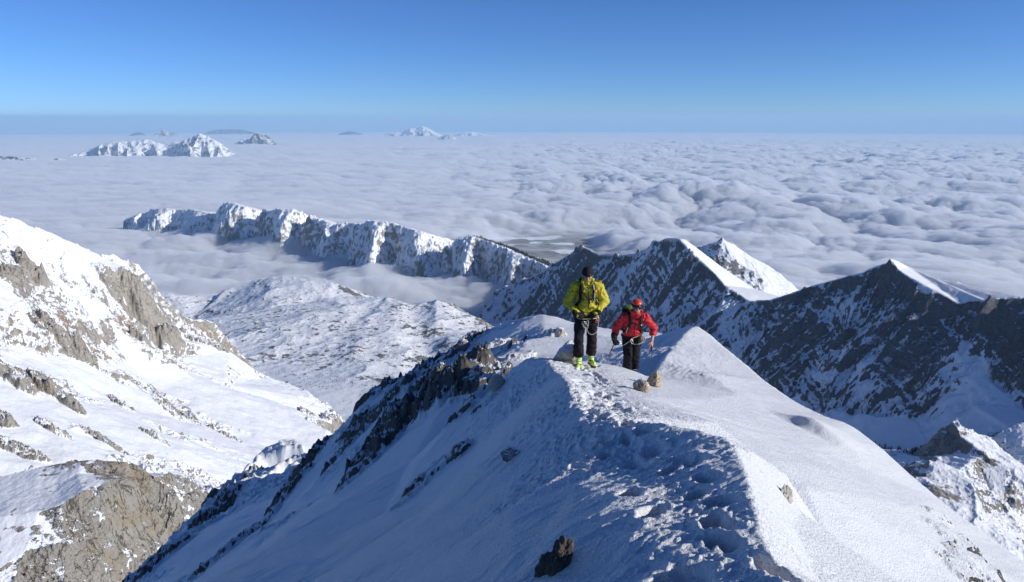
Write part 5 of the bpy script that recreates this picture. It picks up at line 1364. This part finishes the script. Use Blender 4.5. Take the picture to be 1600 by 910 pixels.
boulder(1004, 608, 20, 30, 31, MR_tan, 'tan rock below the red climber, left of a pair', 1.3, R(25), 0.55, dx=-0.2, rough=0.2)
boulder(1022, 600, 21, 32, 36, MR_tan, 'tan pointed rock below the red climber, right of a pair', 1.3, R(30), 0.5, dx=-0.1, rough=0.2)
boulder(1246, 796, 30, 58, 53, MR_pale, 'tall pale rock set in the sunny snow right of the trail', 1.9, R(8), 0.5, dx=-0.9, yaw=R(-25))
boulder(873, 521, 20, 11, 52, MR_pale, 'small snowy rock on the shaded dome behind the yellow jacket', 0.8, 0, 0.25)
boulder(772, 606, 30, 26, 61, MR_pale, 'sunlit pale rock tip above the dark crags of the flank', 0.8, R(-35), 0.25)
boulder(726, 541, 24, 18, 71, MR_grey, 'grey rock on the left skyline of the dome', 0.9, 0, 0.3)

# ------------------------------------------------------------------ far woods
def woods(name, label, pts, h0, h1, col, seed):
    rnd = random.Random(seed)
    V, F = [], []
    for (x, y, z) in pts:
        h = rnd.uniform(h0, h1); r = h * rnd.uniform(0.14, 0.22); n = len(V); a0 = rnd.random() * 6
        for tier, (zz, rr) in enumerate(((0.10, 1.0), (0.45, 0.62))):
            m = len(V)
            for k in range(5):
                a = a0 + tier + 2 * math.pi * k / 5; q = r * rr * rnd.uniform(0.75, 1.2)
                V.append((x + q * math.cos(a), y + q * math.sin(a), z + h * zz * rnd.uniform(0.85, 1.1)))
            V.append((x, y, z + h * (0.66 if tier == 0 else 1.0)))
            for k in range(5): F.append((m + k, m + (k + 1) % 5, m + 5))
        m = len(V)
        for k in range(3): V.append((x + r * 0.12 * math.cos(2.1 * k), y + r * 0.12 * math.sin(2.1 * k), z - 1))
        V.append((x, y, z + h * 0.3)); F += [(m, m + 1, m + 3), (m + 1, m + 2, m + 3), (m + 2, m, m + 3)]
    me = bpy.data.meshes.new(name); me.from_pydata(V, [], F); me.update()
    o = link_mesh(name, me, plain(name + '_needles', col, 0.9, 0, 0.05, 0.1, 0.5), smooth=False)
    o['kind'] = 'stuff'; o['label'] = label
def scatter_on(obname, n, cond, seed):
    me = bpy.data.objects[obname].data
    co = np.empty(len(me.vertices) * 3, np.float32); me.vertices.foreach_get('co', co); co = co.reshape(-1, 3)
    m = cond(co); idx = np.nonzero(m)[0]
    rs = np.random.RandomState(seed); 
    if len(idx) == 0: return []
    idx = rs.choice(idx, min(n, len(idx)), replace=False)
    return [tuple(map(float, co[i] + np.array([rs.uniform(-6, 6), rs.uniform(-6, 6), 0]))) for i in idx]
def uv_of(co):
    d = co[:, 1] * CP - co[:, 2] * SP
    return 800 + FPX * co[:, 0] / d, 455 - FPX * (co[:, 1] * SP + co[:, 2] * CP) / d
def cond_d(co):
    dens = fbm(co[:, 0] / 320, co[:, 1] / 320, 4, seed=501)
    line = np.interp(co[:, 1], [p[1] for p in DCREST][::-1], [p[0] for p in DCREST][::-1])
    return (co[:, 1] < 6500) & (co[:, 1] > 5000) & (co[:, 0] > line + 60) & (dens > -0.22)
DCREST = [at(*q) for q in ((625, 352, 6750), (660, 362, 6600), (690, 367, 6450), (720, 372, 6320), (740, 370, 6250), (760, 376, 6150), (790, 388, 6000), (820, 401, 5800), (845, 412, 5600), (870, 425, 5400), (900, 440, 5200))]
woods('woods', 'dark conifer woods on the far side of the middle ridge', scatter_on('middle_ridge', 3800, cond_d, 1), 14, 30, (0.022, 0.030, 0.027, 1), 2)
px, py, pz = at(1362, 697, 1330); qx, qy, qz = at(1425, 706, 1255)
woods('woods', 'thin dark row of conifers at the foot of the big rock wall', scatter_on('right_summits', 90, lambda co: (((co[:, 0] - px) / 55) ** 2 + ((co[:, 1] - py) / 50) ** 2 < 1) | (((co[:, 0] - qx) / 25) ** 2 + ((co[:, 1] - qy) / 25) ** 2 < 1), 3), 6, 13, (0.022, 0.026, 0.024, 1), 4)
woods('scrub', 'dwarf pine scrub dotting the snow plateau', scatter_on('snow_plateau', 4200, lambda co: (co[:, 1] > 2350) & (co[:, 1] < 4300) & (fbm(co[:, 0] / 240, co[:, 1] / 300, 4, seed=503) + 0.5 * fbm(co[:, 0] / 60, co[:, 1] / 60, 3, seed=504) > 0.08), 5), 2.5, 6.0, (0.030, 0.034, 0.026, 1), 6)
